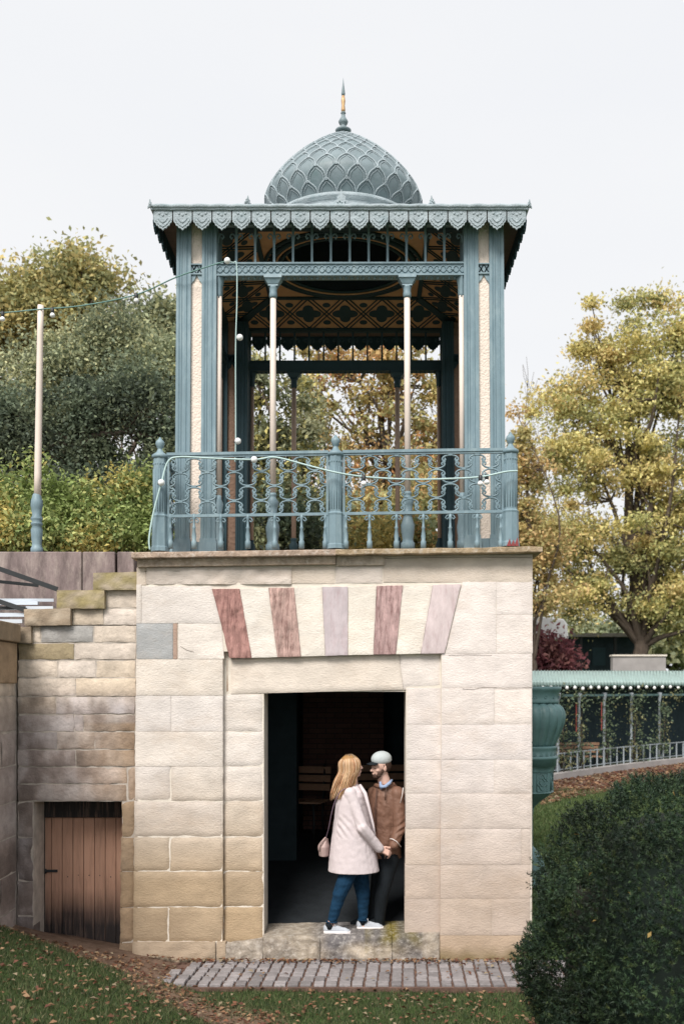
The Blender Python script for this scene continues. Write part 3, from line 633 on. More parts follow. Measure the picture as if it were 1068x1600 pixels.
# beams, transoms, colonnettes on the four sides
for k in range(4):
    fr=frame(k); half=fr[3]; inn=half-pt
    mb=MB(); v=-.06
    A,B=T3(fr,-inn,v,0),T3(fr,inn,v,0)
    def fb(u0,u1,v0,v1,z0,z1):
        ps=[T3(fr,a,b,z) for a in(u0,u1) for b in(v0,v1) for z in(z0,z1)]; xs_=[p.x for p in ps]; y_=[p.y for p in ps]
        mb.box(min(xs_),max(xs_),min(y_),max(y_),z0,z1)
    fb(-inn,inn,-.11,-.02,zbeam0,zbeam1)
    fb(-inn,inn,-.125,-.004,zbeam1-.004,zbeam1+.012); fb(-inn,inn,-.125,-.004,zbeam0-.012,zbeam0+.004)
    for s_ in(1,-1):
        n=int(2*inn/.012); mb.tube([T3(fr,-inn+2*inn*i/n,-.016,(zbeam0+zbeam1)/2+s_*.033*math.sin(i*.012/.062*math.pi)) for i in range(n+1)],.0055,4)
    n=int(2*inn/.124)
    for i in range(n): 
        c=T3(fr,-inn+(i+.5)*.124*1.0,-.016,(zbeam0+zbeam1)/2); mb.obox(c,(.02,.02,.02),Matrix.Rotation(R(45),3,'Y').to_euler() if k%2==0 else None)
    # wall plate under the eave
    fb(-inn,inn,-.11,-.03,ztopk-.02,ztopk+.04)
    # small arches hung under the plate
    sp=2*inn/13
    for i in range(13):
        u0=-inn+sp*i; c=u0+sp/2
        for s_ in(-1,1):
            pth=[T3(fr,c+s_*sp*(.46-.0*t),-.06,0) for t in(0,)]
            pp_=[(s_*.46,-.10),(s_*.44,-.045),(s_*.34,-.018),(s_*.22,-.02),(s_*.17,-.045),(s_*.24,-.065),(s_*.30,-.05)]
            mb.tube([T3(fr,c+a*sp,-.06,kz(358)+b-.0) for a,b in pp_],.008,5)
    n=int(2*inn/.055)
    for i in range(n):
        p=T3(fr,-inn+(i+.5)*2*inn/n,-.06,zbeam0-.012); mb.lathe((p.x,p.y,p.z),[(.002,-.022),(.012,-.012),(.018,0)],5)
    TM=M['teal'] if k==0 else M['tealdark']; CM=M['creampaint'] if k==0 else M['creamshade']  # front keeps its own colours, other sides use the shaded copies
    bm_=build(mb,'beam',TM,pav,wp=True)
    for i in range(1,13):
        mb=MB(); u0=-inn+sp*i; p=T3(fr,u0,-.06,0); mb.box(p.x-.011,p.x+.011,p.y-.011,p.y+.011,zbeam1+.012,ztopk-.02)
        build(mb,'transom_bar',TM,bm_,wp=True)
    for s_ in ((-.655,.652) if k%2==0 else (-.6,.6)):
        p=T3(fr,s_,-.06,0); c=(p.x,p.y,0)
        t=MB(); t.lathe(c,[(.030,kz(770)),(.030,kz(600)),(.029,kz(458))],16); col_=build(t,'colonnette',CM,pav,wp=True)
        t=MB(); t.lathe(c,[(.066,zb-.05),(.066,zb+.03),(.055,zb+.035),(.05,zb+.06),(.062,zb+.14),(.066,zb+.20),(.045,zb+.27),(.040,zb+.30),(.058,zb+.31),(.058,zb+.325),(.040,zb+.335),(.050,zb+.40),(.060,zb+.44),(.035,zb+.48),(.034,zb+.50),(.040,zb+.51),(.031,zb+.53)],16,.05,8)
        build(t,'pedestal',TM,col_,wp=True)
        t=MB(); t.lathe(c,[(.034,kz(462)),(.040,kz(459)),(.040,kz(455)),(.036,kz(452)),(.040,kz(446)),(.044,kz(444))],16)
        for r0,r1,za,zb2 in ((.047,.05,444,441),(.05,.085,441,433),(.085,.09,433,428)):
            a=kz(za);b=kz(zb2); vs=[(c[0]+i*r0,c[1]+j*r0*.8,a) for i,j in((-1,-1),(1,-1),(1,1),(-1,1))]+[(c[0]+i*r1,c[1]+j*r1*.7,b) for i,j in((-1,-1),(1,-1),(1,1),(-1,1))]
            t.add(vs,[(3,2,1,0),(4,5,6,7),(0,1,5,4),(1,2,6,5),(2,3,7,6),(3,0,4,7)])
        build(t,'capital',TM,col_,wp=True)
    for s_ in(-1,1):       # engaged half colonnettes beside the piers
        p=T3(fr,s_*(inn-.02),-.06,0); c=(p.x,p.y,0)
        t=MB(); t.lathe(c,[(.026,zb+.5),(.025,kz(459))],14); col_=build(t,'colonnette',CM,pav,wp=True)
        t=MB(); t.lathe(c,[(.055,zb-.05),(.055,zb+.03),(.045,zb+.06),(.055,zb+.18),(.04,zb+.27),(.05,zb+.31),(.035,zb+.335),(.05,zb+.43),(.03,zb+.48),(.03,zb+.51)],14); build(t,'pedestal',TM,col_,wp=True)
        t=MB(); t.lathe(c,[(.03,kz(462)),(.034,kz(456)),(.034,kz(445)),(.05,kz(432)),(.055,kz(428))],4); build(t,'capital',TM,col_,wp=True)
        # cusped bracket at the beam end
# eave valance (scalloped fringe)
ZE=ZC+ (HY-328)/164.4; EO=.19; FH=.187
shape=[(-.47,0),(-.47,-.50),(-.435,-.64),(-.36,-.68),(-.33,-.80),(-.24,-.82),(-.19,-.92),(-.09,-.94),(0,-1.04)]
shape=shape+[(-a,b) for a,b in shape[-2::-1]]
for k in range(4):
    fr=frame(k); half=fr[3]+EO; N=19 if k%2==0 else 18; sp=2*(half-.0)/N; mb=MB()
    for i in range(N):
        c=-half+sp*(i+.5)
        P=[T3(fr,c+a*sp,EO,ZE+b*FH) for a,b in shape]
        mb.prism(P,tuple(-fr[2]*.018)) if k in(0,1,2,3) else None
        for r_,(sc,dz) in enumerate(((.8,-.012),(.5,-.03))):
            Q=[T3(fr,c+a*sp*sc,EO+.003,ZE+dz+b*FH*sc) for a,b in shape[1:-1]]
            mb.tube(Q,.0045,4)
        for a,b in((0,-.28),(-.18,-.2),(.18,-.2),(0,-.62)):
            q=T3(fr,c+a*sp,EO+.002,ZE+b*FH); mb.ell(q,(.013,.006,.013) if k%2==0 else (.006,.013,.013),None,8,5)
    build(mb,'valance',M['zinc'] if k==0 else M['tealdark'],pav,wp=True)  # shade painted into all but the front valance
    mb=MB(); n=N*6
    for rr,zz,vv in((.020,ZE+.022,EO+.012),(.011,ZE-.002,EO+.006)):
        mb.tube([T3(fr,-half-.02+(2*half+.04)*i/n,vv,zz+.005*abs(math.sin(math.pi*i/6))) for i in range(n+1)],[rr*(1+.12*abs(math.sin(math.pi*i/6))) for i in range(n+1)],8)
    build(mb,'gutter',M['zinc'],pav,wp=True)
# roof shell, soffit
hx,hy=HW+EO,HD+EO
mb=MB(); 
def pyr(mb,a,b,z0,c,d,z1,flip=False):
    v=[(KC-a,CY-b,z0),(KC+a,CY-b,z0),(KC+a,CY+b,z0),(KC-a,CY+b,z0),(KC-c,CY-d,z1),(KC+c,CY-d,z1),(KC+c,CY+d,z1),(KC-c,CY+d,z1)]
    f=[(0,1,5,4),(1,2,6,5),(2,3,7,6),(3,0,4,7)]; mb.add(v,[q[::-1] for q in f] if flip else f)
pyr(mb,hx+.01,hy+.01,ZE+.03,.80,.80,ZE+.24); build(mb,'roof',M['dome'],pav,wp=True)
mb=MB(); v=[(KC-hx+.02,CY-hy+.02,ZE-.01),(KC+hx-.02,CY-hy+.02,ZE-.01),(KC+hx-.02,CY+hy-.02,ZE-.01),(KC-hx+.02,CY+hy-.02,ZE-.01)]
i_=[(KC+a*(HW-.12),CY+b*(HD-.12),ZE-.01) for a,b in((-1,-1),(1,-1),(1,1),(-1,1))]
mb.add(v+i_,[(0,1,5,4),(1,2,6,5),(2,3,7,6),(3,0,4,7)]); build(mb,'soffit',M['soffit'],pav,wp=True)
# ceiling cove + ornament
ax,ay,az=HW-.12,HD-.12,ZE-.02; cx_,cy_,cz_=.90,.90,ZE+.19
mb=MB(); pyr(mb,ax,ay,az,cx_,cy_,cz_)
n=32; ring=[(KC+.84*math.cos(2*math.pi*i/n+math.pi/4),CY+.84*math.sin(2*math.pi*i/n+math.pi/4),cz_) for i in range(n)]
sq=[]
for i in range(n):
    a=2*math.pi*i/n+math.pi/4; m_=max(abs(math.cos(a)),abs(math.sin(a))); sq.append((KC+.9*math.cos(a)/m_,CY+.9*math.sin(a)/m_,cz_))
mb.add(sq+ring,[(i,(i+1)%n,n+(i+1)%n,n+i) for i in range(n)]); build(mb,'ceiling_cove',M['tan'],pav,wp=True)
mb=MB()
def flat(ptsuv,fn,off): 
    P=[fn(u,v) for u,v in ptsuv]; c=sum((p for p in P),Vector((0,0,0)))/len(P); mb.add([p-Vector((0,0,off)) for p in P]+[c-Vector((0,0,off))],[(i,(i+1)%len(P),len(P)) for i in range(len(P))])
for k in range(4):
    fr=frame(k); half=fr[3]-.12; ori,uu,nn,_=fr
    def fn(u,v,fr=fr): # v 0..1 from outer edge inwards
        dep=(fr[3]*0+ ( (HD if k%2==0 else HW)-.12-.90)); p=fr[0]-fr[2]*(.12+dep*v)+fr[1]*u; return Vector((p.x,p.y,az+(cz_-az)*v))
    dep=((HD if k%2==0 else HW)-.12-.90)
    lim=lambda v:half+(.90-half)*v
    sp=.455; nq=4
    ell=lambda cu,cv,ru,rv,n=14:[(cu+ru*math.cos(2*math.pi*i/n),cv+rv*math.sin(2*math.pi*i/n)) for i in range(n)]
    for i in range(-3,4):
        cu=i*sp+ (0)
        if abs(cu)+.1<lim(.5):
            q=[]
            for j in range(32):
                a=2*math.pi*j/32; r=.085+.055*abs(math.cos(2*a))**1.2; q.append((cu+r*1.15*math.cos(a),.5+r*1.0*math.sin(a)/dep*.92))
            flat(q,fn,.006)
        for dv in(.23,.77):
            cu2=cu+sp/2
            if abs(cu2)+.04<lim(dv): flat(ell(cu2,dv,.05,.035/dep),fn,.006)
        for cu2,dv in((cu+sp*.0,.04),(cu,.96)):
            if abs(cu2)+.04<lim(dv): flat(ell(cu2,dv,.03,.02/dep),fn,.006)
    for i in range(-5,6):
        for s_ in(-1,1):
            for c0 in (sp/2+i*sp-sp*0,):
                # double diagonals
                for off in(-.028,.028):
                    pts=[]
                    for j in range(21):
                        v=j/20; u=c0+s_*(v-.5)*sp*.98+off
                        if abs(u)<lim(v)-.01: pts.append(fn(u,v)-Vector((0,0,.007)))
                    if len(pts)>1: mb.tube(pts,.0085,4)
    for v in(0.0,1.0): mb.beam(fn(-lim(v),v)-Vector((0,0,.01)),fn(lim(v),v)-Vector((0,0,.01)),.05,.03)
    a,b=fn(lim(0),0),fn(lim(1),1); mb.beam(a-Vector((0,0,.012)),b-Vector((0,0,.012)),.10,.04)
for rr,w_ in((.87,.02),(.80,.03),(.70,.02)): mb.tube([(KC+rr*math.cos(2*math.pi*i/48),CY+rr*math.sin(2*math.pi*i/48),cz_-.012) for i in range(48)],w_,6,closed=True)
for i in range(48):
    a=2*math.pi*i/48; mb.ell((KC+.835*math.cos(a),CY+.835*math.sin(a),cz_-.006),(.02,.02,.008),None,6,4)
build(mb,'ceiling_ornament',M['ink'],pav,wp=True)
mb=MB(); rr=.70
mb.tube([(KC+.66*math.cos(2*math.pi*i/48),CY+.66*math.sin(2*math.pi*i/48),cz_+.15) for i in range(48)],.012,6,closed=True)
mb.tube([(KC+.755*math.cos(2*math.pi*i/48),CY+.755*math.sin(2*math.pi*i/48),cz_-.02) for i in range(48)],.012,6,closed=True); build(mb,'ceiling_ring',M['tan'],pav,wp=True)
# dome
zd=lambda z:ZC+z
mb=MB(); c=(KC,CY,0)
mb.lathe(c,[(.86,ZE+.20),(.86,zd(5.02)),(.80,zd(5.05)),(.80,zd(5.12)),(.83,zd(5.14)),(.83,zd(5.17)),(.79,zd(5.20)),(.74,zd(5.20))],64,caps=False); build(mb,'drum',M['zinc'],pav)
prof=[(.785,5.19),(.836,5.29),(.865,5.37),(.874,5.44),(.863,5.482),(.831,5.549),(.78,5.63),(.711,5.717),(.628,5.807),(.534,5.896),(.435,5.98),(.334,6.057),(.238,6.123),(.15,6.177),(.077,6.225),(.03,6.262)]
mb=MB(); mb.lathe(c,[(r,zd(z)) for r,z in prof],96,caps=False); dm=build(mb,'dome',M['dome'],pav)
mb=MB(); mb.lathe(c,[(.68,cz_),(.68,zd(5.3)),(.60,zd(5.6)),(.35,zd(5.9)),(.02,zd(6.0))],48); 
mb.f=[f[::-1] for f in mb.f]; mb.f=mb.f[:-2]; mb.sm=mb.sm[:-2]; build(mb,'inner_dome',mat('blue_black_lining',(.018,.026,.038),.5,.1,3,0,3),pav)
# scale ribs on the dome
plen=[0]
for i in range(1,len(prof)): plen.append(plen[-1]+math.hypot(prof[i][0]-prof[i-1][0],prof[i][1]-prof[i-1][1]))
def pd(t,off=.008):
    s_=max(0,min(plen[-1]-1e-6,t)); 
    for i in range(1,len(plen)):
        if s_<=plen[i]: break
    f=(s_-plen[i-1])/(plen[i]-plen[i-1]); r=prof[i-1][0]*(1-f)+prof[i][0]*f; z=prof[i-1][1]*(1-f)+prof[i][1]*f
    dr=prof[i][0]-prof[i-1][0]; dz=prof[i][1]-prof[i-1][1]; l=math.hypot(dr,dz)
    return r+off*dz/l, z-off*dr/l
NS=25; ts=[-.02,.115,.25,.385,.515,.64,.755,.86,.955,1.04,1.12,1.19,1.25,1.31]
ts=[t_*plen[-1]/1.40 for t_ in ts]
mb=MB()
ogee=[(-.5,0),(-.495,.18),(-.47,.34),(-.41,.50),(-.31,.64),(-.20,.75),(-.09,.86),(0,1.0)]
ogee=ogee+[(-a,b) for a,b in ogee[-2::-1]]
for i in range(len(ts)-2):
    h=(ts[i+2]-ts[i])*.98 if i<len(ts)-2 else .1; h=(ts[i+1]-ts[i])*1.28
    n_=NS 
    for j in range(n_):
        a0=2*math.pi*(j+.5*(i%2))/n_
        for sc,rad,of in((.96,.0085,.004),(.70,.0042,.003)):
            pth=[]
            for a,b in ogee:
                t=ts[i]+h*(b*sc+(1-sc)*.15)
                r,z=pd(t,of); an=a0+a*sc*2*math.pi/n_; pth.append((KC+r*math.cos(an),CY+r*math.sin(an),zd(z)))
            q=min(1,max(.35,pd(ts[i])[0]/.8)); mb.tube(pth,rad*q,5 if sc>.9 else 4,cap=False)
build(mb,'scale_ribs',M['zinc'],dm)
mb=MB(); q=lambda py:ZC+(HY-py)/139.6
mb.lathe(c,[(.075,q(207)),(.09,q(204)),(.06,q(202)),(.035,q(199)),(.03,q(196)),(.045,q(194)),(.055,q(190.5)),(.042,q(187)),(.024,q(183)),(.02,q(178)),(.03,q(177)),(.02,q(175.5))],20); sp_=build(mb,'finial',M['dome'],pav)
mb=MB(); mb.lathe(c,[(.019,q(175.5)),(.024,q(172)),(.018,q(165)),(.024,q(158)),(.016,q(150))],14); build(mb,'gilt_collar',M['gold'],sp_)
mb=MB(); mb.lathe(c,[(.016,q(150)),(.022,q(147)),(.008,q(132)),(.001,q(122))],12); build(mb,'spire_tip',M['dome'],sp_)
# acroteria along the roof edge
def acro(x,y,z,s_,rot=0):
    mb=MB(); pts=[(-.5,0),(-.42,.25),(-.25,.3),(-.28,.52),(-.1,.62),(0,1),(.1,.62),(.28,.52),(.25,.3),(.42,.25),(.5,0)]
    c_,sn=math.cos(rot),math.sin(rot)
    mb.prism([(x+a*s_*c_,y+a*s_*sn,z+b*s_) for a,b in pts],(.012*sn,-.012*c_+.001,0))
    for a,b in((0,.3),(-.2,.15),(.2,.15)): mb.ell((x+a*s_*c_,y+a*s_*sn-.012,z+b*s_),(.09*s_,.015,.09*s_),None,6,4)
    build(mb,'acroterion',M['zinc'],pav)
acro(KC+0,CY-hy-.0,ZE+.045,.10); acro(KC-.875,CY-hy,ZE+.045,.085,.8); acro(KC+.875,CY-hy,ZE+.045,.085,-.8)
acro(KC,CY-.95,ZC+4.98,.16)
for sx in(-1,1):
    for sy in(-1,1): acro(KC+sx*(hx+.01),CY+sy*(hy+.01),ZE+.015,.075,.8*sx)

# ================================================================== BALUSTRADE
bal=thing('iron_balustrade',(-.25,Yw+.05,ZC+1.33),'low blue grey iron balustrade of scrollwork along the gatehouse cornice','balustrade')
Yb=9.26; SB=F/Yb; bz=lambda py:ZC+(HY-py)/SB; bx=lambda px:XW(px,Yb)
def tilt(px): return -(px-524)*.0145
def bpost(x,y,ty,name='post'):
    c=(x,y,0); Z=lambda py:bz(py+ty)
    mb=MB(); mb.lathe(c,[(.085,Z(858)),(.083,Z(852)),(.078,Z(850)),(.074,Z(806)),(.078,Z(803)),(.064,Z(800)),(.064,Z(727)),(.064,Z(712))],8,smooth=False)
    for j in range(8):
        an=2*math.pi*(j+.5)/8
        for d in(-.012,.012):
            x_,y_=x+.0605*math.cos(an)-d*math.sin(an),y+.0605*math.sin(an)+d*math.cos(an); mb.tube([(x_,y_,Z(797)),(x_,y_,Z(730))],.004,4)
            mb.ell((x_,y_,Z(722)),(.006,.006,.013),None,5,4)
    p=build(mb,name,M['teal'],bal)
    mb=MB(); mb.lathe(c,[(.066,Z(713)),(.076,Z(711)),(.076,Z(708)),(.06,Z(706)),(.034,Z(703)),(.024,Z(699)),(.022,Z(697)),(.032,Z(695.5)),(.034,Z(693)),(.043,Z(690)),(.038,Z(686)),(.022,Z(683.5)),(.012,Z(681)),(.004,Z(679))],20); build(mb,'finial',M['teal'],p)
for px in(250,524,797): bpost(bx(px),Yb,tilt(px))
bpost(bx(797)+.0,13.2,-4); bpost(bx(250),13.2,4)
def cscroll(mb,fn,cu,cz,w,h,s_,r):     # a C opening up (s_=1) or down (-1) with curled ends
    rc=.0175
    mid=[(w*math.cos(a),s_*h*(1+math.sin(a))) for a in np.linspace(math.pi,2*math.pi,13)]
    def curl(sg): return [(sg*(w-rc+rc*math.cos(a)*(1-.10*a)),s_*(h+rc*math.sin(a)*(1-.10*a))) for a in np.linspace(.35,4.6,9)]
    mb.tube([fn(cu+a,cz+b) for a,b in curl(-1)[::-1]+mid+curl(1)],r,5)
def panel(fn,L,z0,z1,zr,ty=0,ncol=6):    # fn(u,z)->point; lattice between z0 and z1, balusters below
    mb=MB()
    mb.beam(fn(0,z1),fn(L,z1),.05,.026); mb.beam(fn(0,z1-.022),fn(L,z1-.022),.03,.02); mb.beam(fn(0,z0),fn(L,z0),.028,.026)
    for u in(.012,L-.012): mb.beam(fn(u,zr),fn(u,z1),.02,.02)
    build(mb,'rail',M['teal'],bal)
    mb=MB(); dx=L/ncol; H=z1-z0-.035; dz=H/4; w=dx*.30; h=.040
    for r in range(5):
        off=.5 if r%2==1 else 0
        for c in range(ncol+1):
            cu=(c+off)*dx
            if cu>L+.01: continue
            cz=z0+r*dz
            for s_ in(1,-1):
                if (r==0 and s_<0) or (r==4 and s_>0): continue
                if cu<.02 or cu>L-.02:
                    sg=1 if cu<.02 else -1
                    mb.tube([fn(cu+sg*w*math.sin(a),cz+s_*(.004+h*(1-math.cos(a)))) for a in np.linspace(0,1.6,7)]+[fn(cu+sg*(w-.017+.017*math.cos(a)),cz+s_*(h+.004+.017*math.sin(a))) for a in np.linspace(.3,4.2,7)],.0088,5)
                else: cscroll(mb,fn,cu,cz+s_*.006,w,h,s_,.0088)
            if .02<cu<L-.02: mb.beam(fn(cu-.020,cz),fn(cu+.020,cz),.024,.024)
            if r<4:
                for sg in(-1,1):
                    u=cu+sg*dx*.265
                    if .02<u<L-.02: mb.beam(fn(u,cz+h+.008),fn(u,cz+dz-h-.008),.018,.016); mb.beam(fn(u-.014,cz+dz/2),fn(u+.014,cz+dz/2),.02,.010)
    build(mb,'scroll_lattice',M['teal'],bal)
    for c in range(ncol+1):
        cu=c*dx+ (0 if 0<c<ncol else (.03 if c==0 else -.03)); p=fn(cu,0)
        mb=MB(); hh=z0-zr
        mb.lathe((p[0],p[1],zr),[(.026,-.03),(.026,hh*.12),(.018,hh*.16),(.022,hh*.3),(.013,hh*.52),(.02,hh*.56),(.012,hh*.6),(.010,hh*.8),(.018,hh*.86),(.014,hh)],8)
        for sg in(-1,1): mb.tube([fn(cu,z0-.02),fn(cu+sg*.03,z0-.028),fn(cu+sg*.045,z0-.05),fn(cu+sg*.03,z0-.065),fn(cu+sg*.018,z0-.05)],.007,5)
        build(mb,'baluster',M['teal'],bal)
for a,b in((261,513),(535,787)):
    x0,x1=bx(a),bx(b); k=.0145
    fn=lambda u,z,x0=x0:Vector((x0+u,Yb,z+k*(x0+u-bx(524))))
    panel(fn,x1-x0,bz(803),bz(706.5),bz(852))
for xs_,yy0 in((bx(797),Yb+.07),(bx(250),Yb+.07)):
    fn=lambda u,z,xs_=xs_:Vector((xs_,Yb+.07+u,z+.0145*(xs_-bx(524))))
    panel(fn,13.1-Yb-.07,bz(803),bz(706.5),bz(852),ncol=15)

# ================================================================== LIGHT POLE + STRING LIGHTS
Yq=10.15
pz=lambda py:ZW(py,Yq); px_=XW(60,Yq)
pole=thing('cream_pole',(XW(57,Yq),Yq,pz(863)),'tall cream pole on an ornate blue grey iron foot, left of the pavilion','pole')
mb=MB(); n=8; mb.tube([(XW(58.5+ (63.5-58.5)*i/n,Yq),Yq,pz(778-(778-477)*i/n)) for i in range(n+1)],[.036-.006*i/n for i in range(n+1)],14); build(mb,'shaft',M['creampaint'],pole)
mb=MB(); q=pz; mb.lathe((XW(57.5,Yq),Yq,0),[(.062,q(866)),(.062,q(857)),(.052,q(855)),(.048,q(850)),(.056,q(840)),(.060,q(828)),(.045,q(822)),(.060,q(820)),(.060,q(818)),(.048,q(815)),(.060,q(812)),(.062,q(810)),(.045,q(806)),(.055,q(795)),(.062,q(790)),(.058,q(782)),(.048,q(778)),(.045,q(775)),(.036,q(772))],16,.06,8); build(mb,'foot',M['teal'],pole)
def bulb(o,p,r=.026,down=True,name='bulb'):
    p=Vector(p); mb=MB(); d=-1 if down else 1
    mb.lathe((p.x,p.y,p.z),[(.004,d*(.035+1.9*r)),(r*.6,d*(.035+1.75*r)),(r*.95,d*(.035+1.3*r)),(r,d*(.035+r)),(r*.8,d*(.035+.45*r)),(r*.4,d*.035),(.012,d*.03)],14)
    b=build(mb,name,M['bulb'],o); mb=MB(); mb.lathe((p.x,p.y,p.z),[(.013,d*.04),(.018,d*.03),(.018,d*-.012),(.010,d*-.016)],10); build(mb,'socket',M['socket'],b)
def catmull(P,n=8):
    P=[Vector(p) for p in P]; P=[P[0]]+P+[P[-1]]; out=[]
    for i in range(1,len(P)-2):
        for j in range(n):
            t=j/n; a,b,c,d=P[i-1:i+3]; out.append(.5*((2*b)+(c-a)*t+(2*a-5*b+4*c-d)*t*t+(3*b-a-3*c+d)*t**3))
    out.append(P[-2]); return out
def cable(name,pts,r,mt,label,bulbs,cat='string lights',ball=()):
    path=catmull(pts); o=thing(name,tuple(path[0]),label,cat,'strings of party lights')
    mb=MB(); mb.tube(path,r,6); build(mb,'cable',M[mt],o)
    for b in bulbs: bulb(o,b)
    for b in ball:
        mb=MB(); mb.ell(b,(.031,.031,.031),None,14,10); k=build(mb,'bulb',M['bulb'],o); mb=MB(); mb.cap(Vector(b)+Vector((-.012,.03,0)),Vector(b)+Vector((-.03,.045,0)),.015,.015,8); build(mb,'socket',M['socket'],k)
Yf=9.5
cable('string_lights',[W(-60,487,10.0),W(0,488.5,10.05),W(62,483,Yq-.03),W(130,477,10),W(213,460,9.85),W(275,433,9.6),W(325,416,9.55),W(352,408,9.53)],.006,'cabledark','string of party lights sagging from the cream pole to the pavilion beam',[W(82,483,10.1),W(213,460,9.85),W(4,489,10.05)],ball=[W(355,407,Yf)])
cable('string_lights',[W(352,409,9.53),W(364,410,9.53),W(369.5,414,9.53),W(370,470,9.53),W(368,540,9.53),W(368,640,9.53),W(368,690,9.53),W(367,722,9.53)],.006,'cable','string of party lights hanging straight down inside the pavilion front, beside the left colonnette',[],ball=[W(374.5,527,9.5),W(371.5,689,9.5)])
cable('string_lights',[W(234,859,9.12),W(233,840,9.12),W(240,800,9.14),W(252,755,9.15),W(262,722,9.17),W(280,714,9.18),W(330,716,9.18),W(397,718,9.18),W(430,714.5,9.18),W(480,727,9.16),W(524,738,9.13),W(570,745,9.15),W(640,749,9.15),W(700,748,9.15),W(750,745,9.15),W(790,737,9.12),W(808,736,9.14)],.0085,'cable','string of party lights draped along the iron balustrade rail',[W(568,745,9.14),W(750,745,9.14),W(760,743,9.16)],ball=[W(252,754,9.12),W(397,718,9.13)])
# ================================================================== URN
ux,uy=XW(828,13.2),13.2; S2=F/13.2; uz=lambda py:ZC+(HY-py)/S2
urn=thing('ornate_urn',(ux,uy,0),'big fluted green cast iron urn half hidden behind the right wall edge','urn')
mb=MB(); mb.lathe((ux,uy,0),[(0.368,uz(1073)),(0.403,uz(1073)),(0.408,uz(1077)),(0.393,uz(1080)),(0.373,uz(1083)),(0.368,uz(1094)),(0.378,uz(1097)),(0.368,uz(1099))],48); rim=build(mb,'rim',M['urn'],urn)
mb=MB()
for j in range(16):
    a=2*math.pi*j/16; x,y=ux+.372*math.cos(a),uy+.372*math.sin(a); mb.tube([(x+.02*math.sin(a+t)*math.cos(a+1.57),y+.02*math.sin(a+t)*math.sin(a+1.57),uz(1089)+.022*math.cos(a+t)) for t in np.linspace(0,6.28,9)],.004,4)
build(mb,'rim_ornament',M['urn'],rim)
mb=MB(); mb.lathe((ux,uy,0),[(.335,uz(1098)),(.36,uz(1100)),(.41,uz(1105)),(.438,uz(1112)),(.445,uz(1120)),(.432,uz(1130)),(.395,uz(1142)),(.355,uz(1153)),(.325,uz(1161)),(.31,uz(1166))],200,.085,20); build(mb,'fluted_bowl',M['urn'],urn)
mb=MB(); mb.lathe((ux,uy,0),[(0.338,uz(1165)),(0.353,uz(1167)),(0.338,uz(1170)),(0.333,uz(1180)),(0.358,uz(1181)),(0.368,uz(1184)),(0.343,uz(1186)),(0.338,uz(1196))],48)
for j in range(24):
    a=2*math.pi*j/24; p=Vector((ux+.338*math.cos(a),uy+.338*math.sin(a),uz(1179))); t=Vector((-math.sin(a),math.cos(a),0)); mb.add([p-t*.03,p+t*.03,p+Vector((0,0,.05))],[(0,1,2)]); mb.v[-3:]=[tuple(Vector(v)+Vector((math.cos(a),math.sin(a),0))*.004) for v in mb.v[-3:]]
build(mb,'collar',M['urn'],urn)
mb=MB(); mb.lathe((ux,uy,0),[(0.318,uz(1200)),(0.338,uz(1196)),(0.338,uz(1193))][::-1]+[(0.313,uz(1204)),(0.303,uz(1206)),(0.303,uz(1235)),(0.313,uz(1237)),(.25,uz(1243)),(.14,uz(1252)),(.05,uz(1262)),(.035,uz(1275)),(.035,.5),(.16,.36),(.22,.12),(.26,0)],8,smooth=False)
for j in range(8):
    a=2*math.pi*(j+.5)/8; c0=Vector((ux+.285*math.cos(a),uy+.285*math.sin(a),uz(1220))); t=Vector((-math.sin(a),math.cos(a),0)); U=Vector((0,0,1))
    for r in(.07,.035): mb.tube([c0+t*(r*math.cos(q))*(1+.2*math.cos(4*q))+U*r*1.3*math.sin(q)*(1+.2*math.cos(4*q)) for q in np.linspace(0,6.28,17)],.006,4)
    mb.tube([c0+t*x+U*z for x,z in((-.08,-.12),(.08,-.12),(.08,.12),(-.08,.12),(-.08,-.12))],.006,4)
build(mb,'bracket_base',M['urn'],urn)

# ================================================================== COLONNADE
def cy_(px): return 28.6+ (px-850)*.0345
CZ=ZC+.24
def EZ(px): return ZW(1067,cy_(px))
def RZ(px): return ZW(1048.5,cy_(px)+2.4)
def CR(px): p=CP(px,0,2.4); return Vector((XW(px,cy_(px))*(cy_(px)+2.4)/cy_(px)*1.0,p.y,RZ(px)))
pxs=list(range(760,1200,8))
cn_=thing('vine_colonnade',(XW(960,33),33,0),'long low arcade with a verdigris metal roof, thin posts and a dark back wall','arcade')
def CP(px,z,d=0): Y=cy_(px)+d; return Vector((XW(px,cy_(px)),Y,z))
mb=MB(); 
for i,(a,b) in enumerate(zip(pxs[:-1],pxs[1:])):
    mb.add([CP(a,EZ(a)),CP(b,EZ(b)),CR(b),CR(a)],[(0,1,2,3)])
L_=len(mb.v)
for a,b in zip(pxs[:-1],pxs[1:]): mb.add([CP(a,EZ(a)-.03,2.4),CP(b,EZ(b)-.03,2.4),CP(b,EZ(b)-.03,0),CP(a,EZ(a)-.03,0)],[(0,1,2,3)])
for px in range(760,1196,5): 
    p,q=CP(px,EZ(px)+.01,-.03),CR(px)+Vector((0,0,.01)); mb.tube([p,q],.022,5)
    mb.lathe(tuple(CP(px,EZ(px),-.05)),[(.001,-.16),(.05,-.10),(.07,0),(.06,.05)],6)
build(mb,'roof',M['roofmetal'],cn_)
mb=MB()
for a,b in zip(pxs[:-1],pxs[1:]): mb.add([CP(a,0,2.3),CP(b,0,2.3),CP(b,EZ(b),2.3),CP(a,EZ(a),2.3)],[(0,1,2,3)])
build(mb,'back_wall',M['brick'] if False else M['dark'],cn_)
mb=MB()
for a,b in zip(pxs[:-1],pxs[1:]): mb.beam(CP(a,2.42,.1),CP(b,2.42,.1),.06,.07)
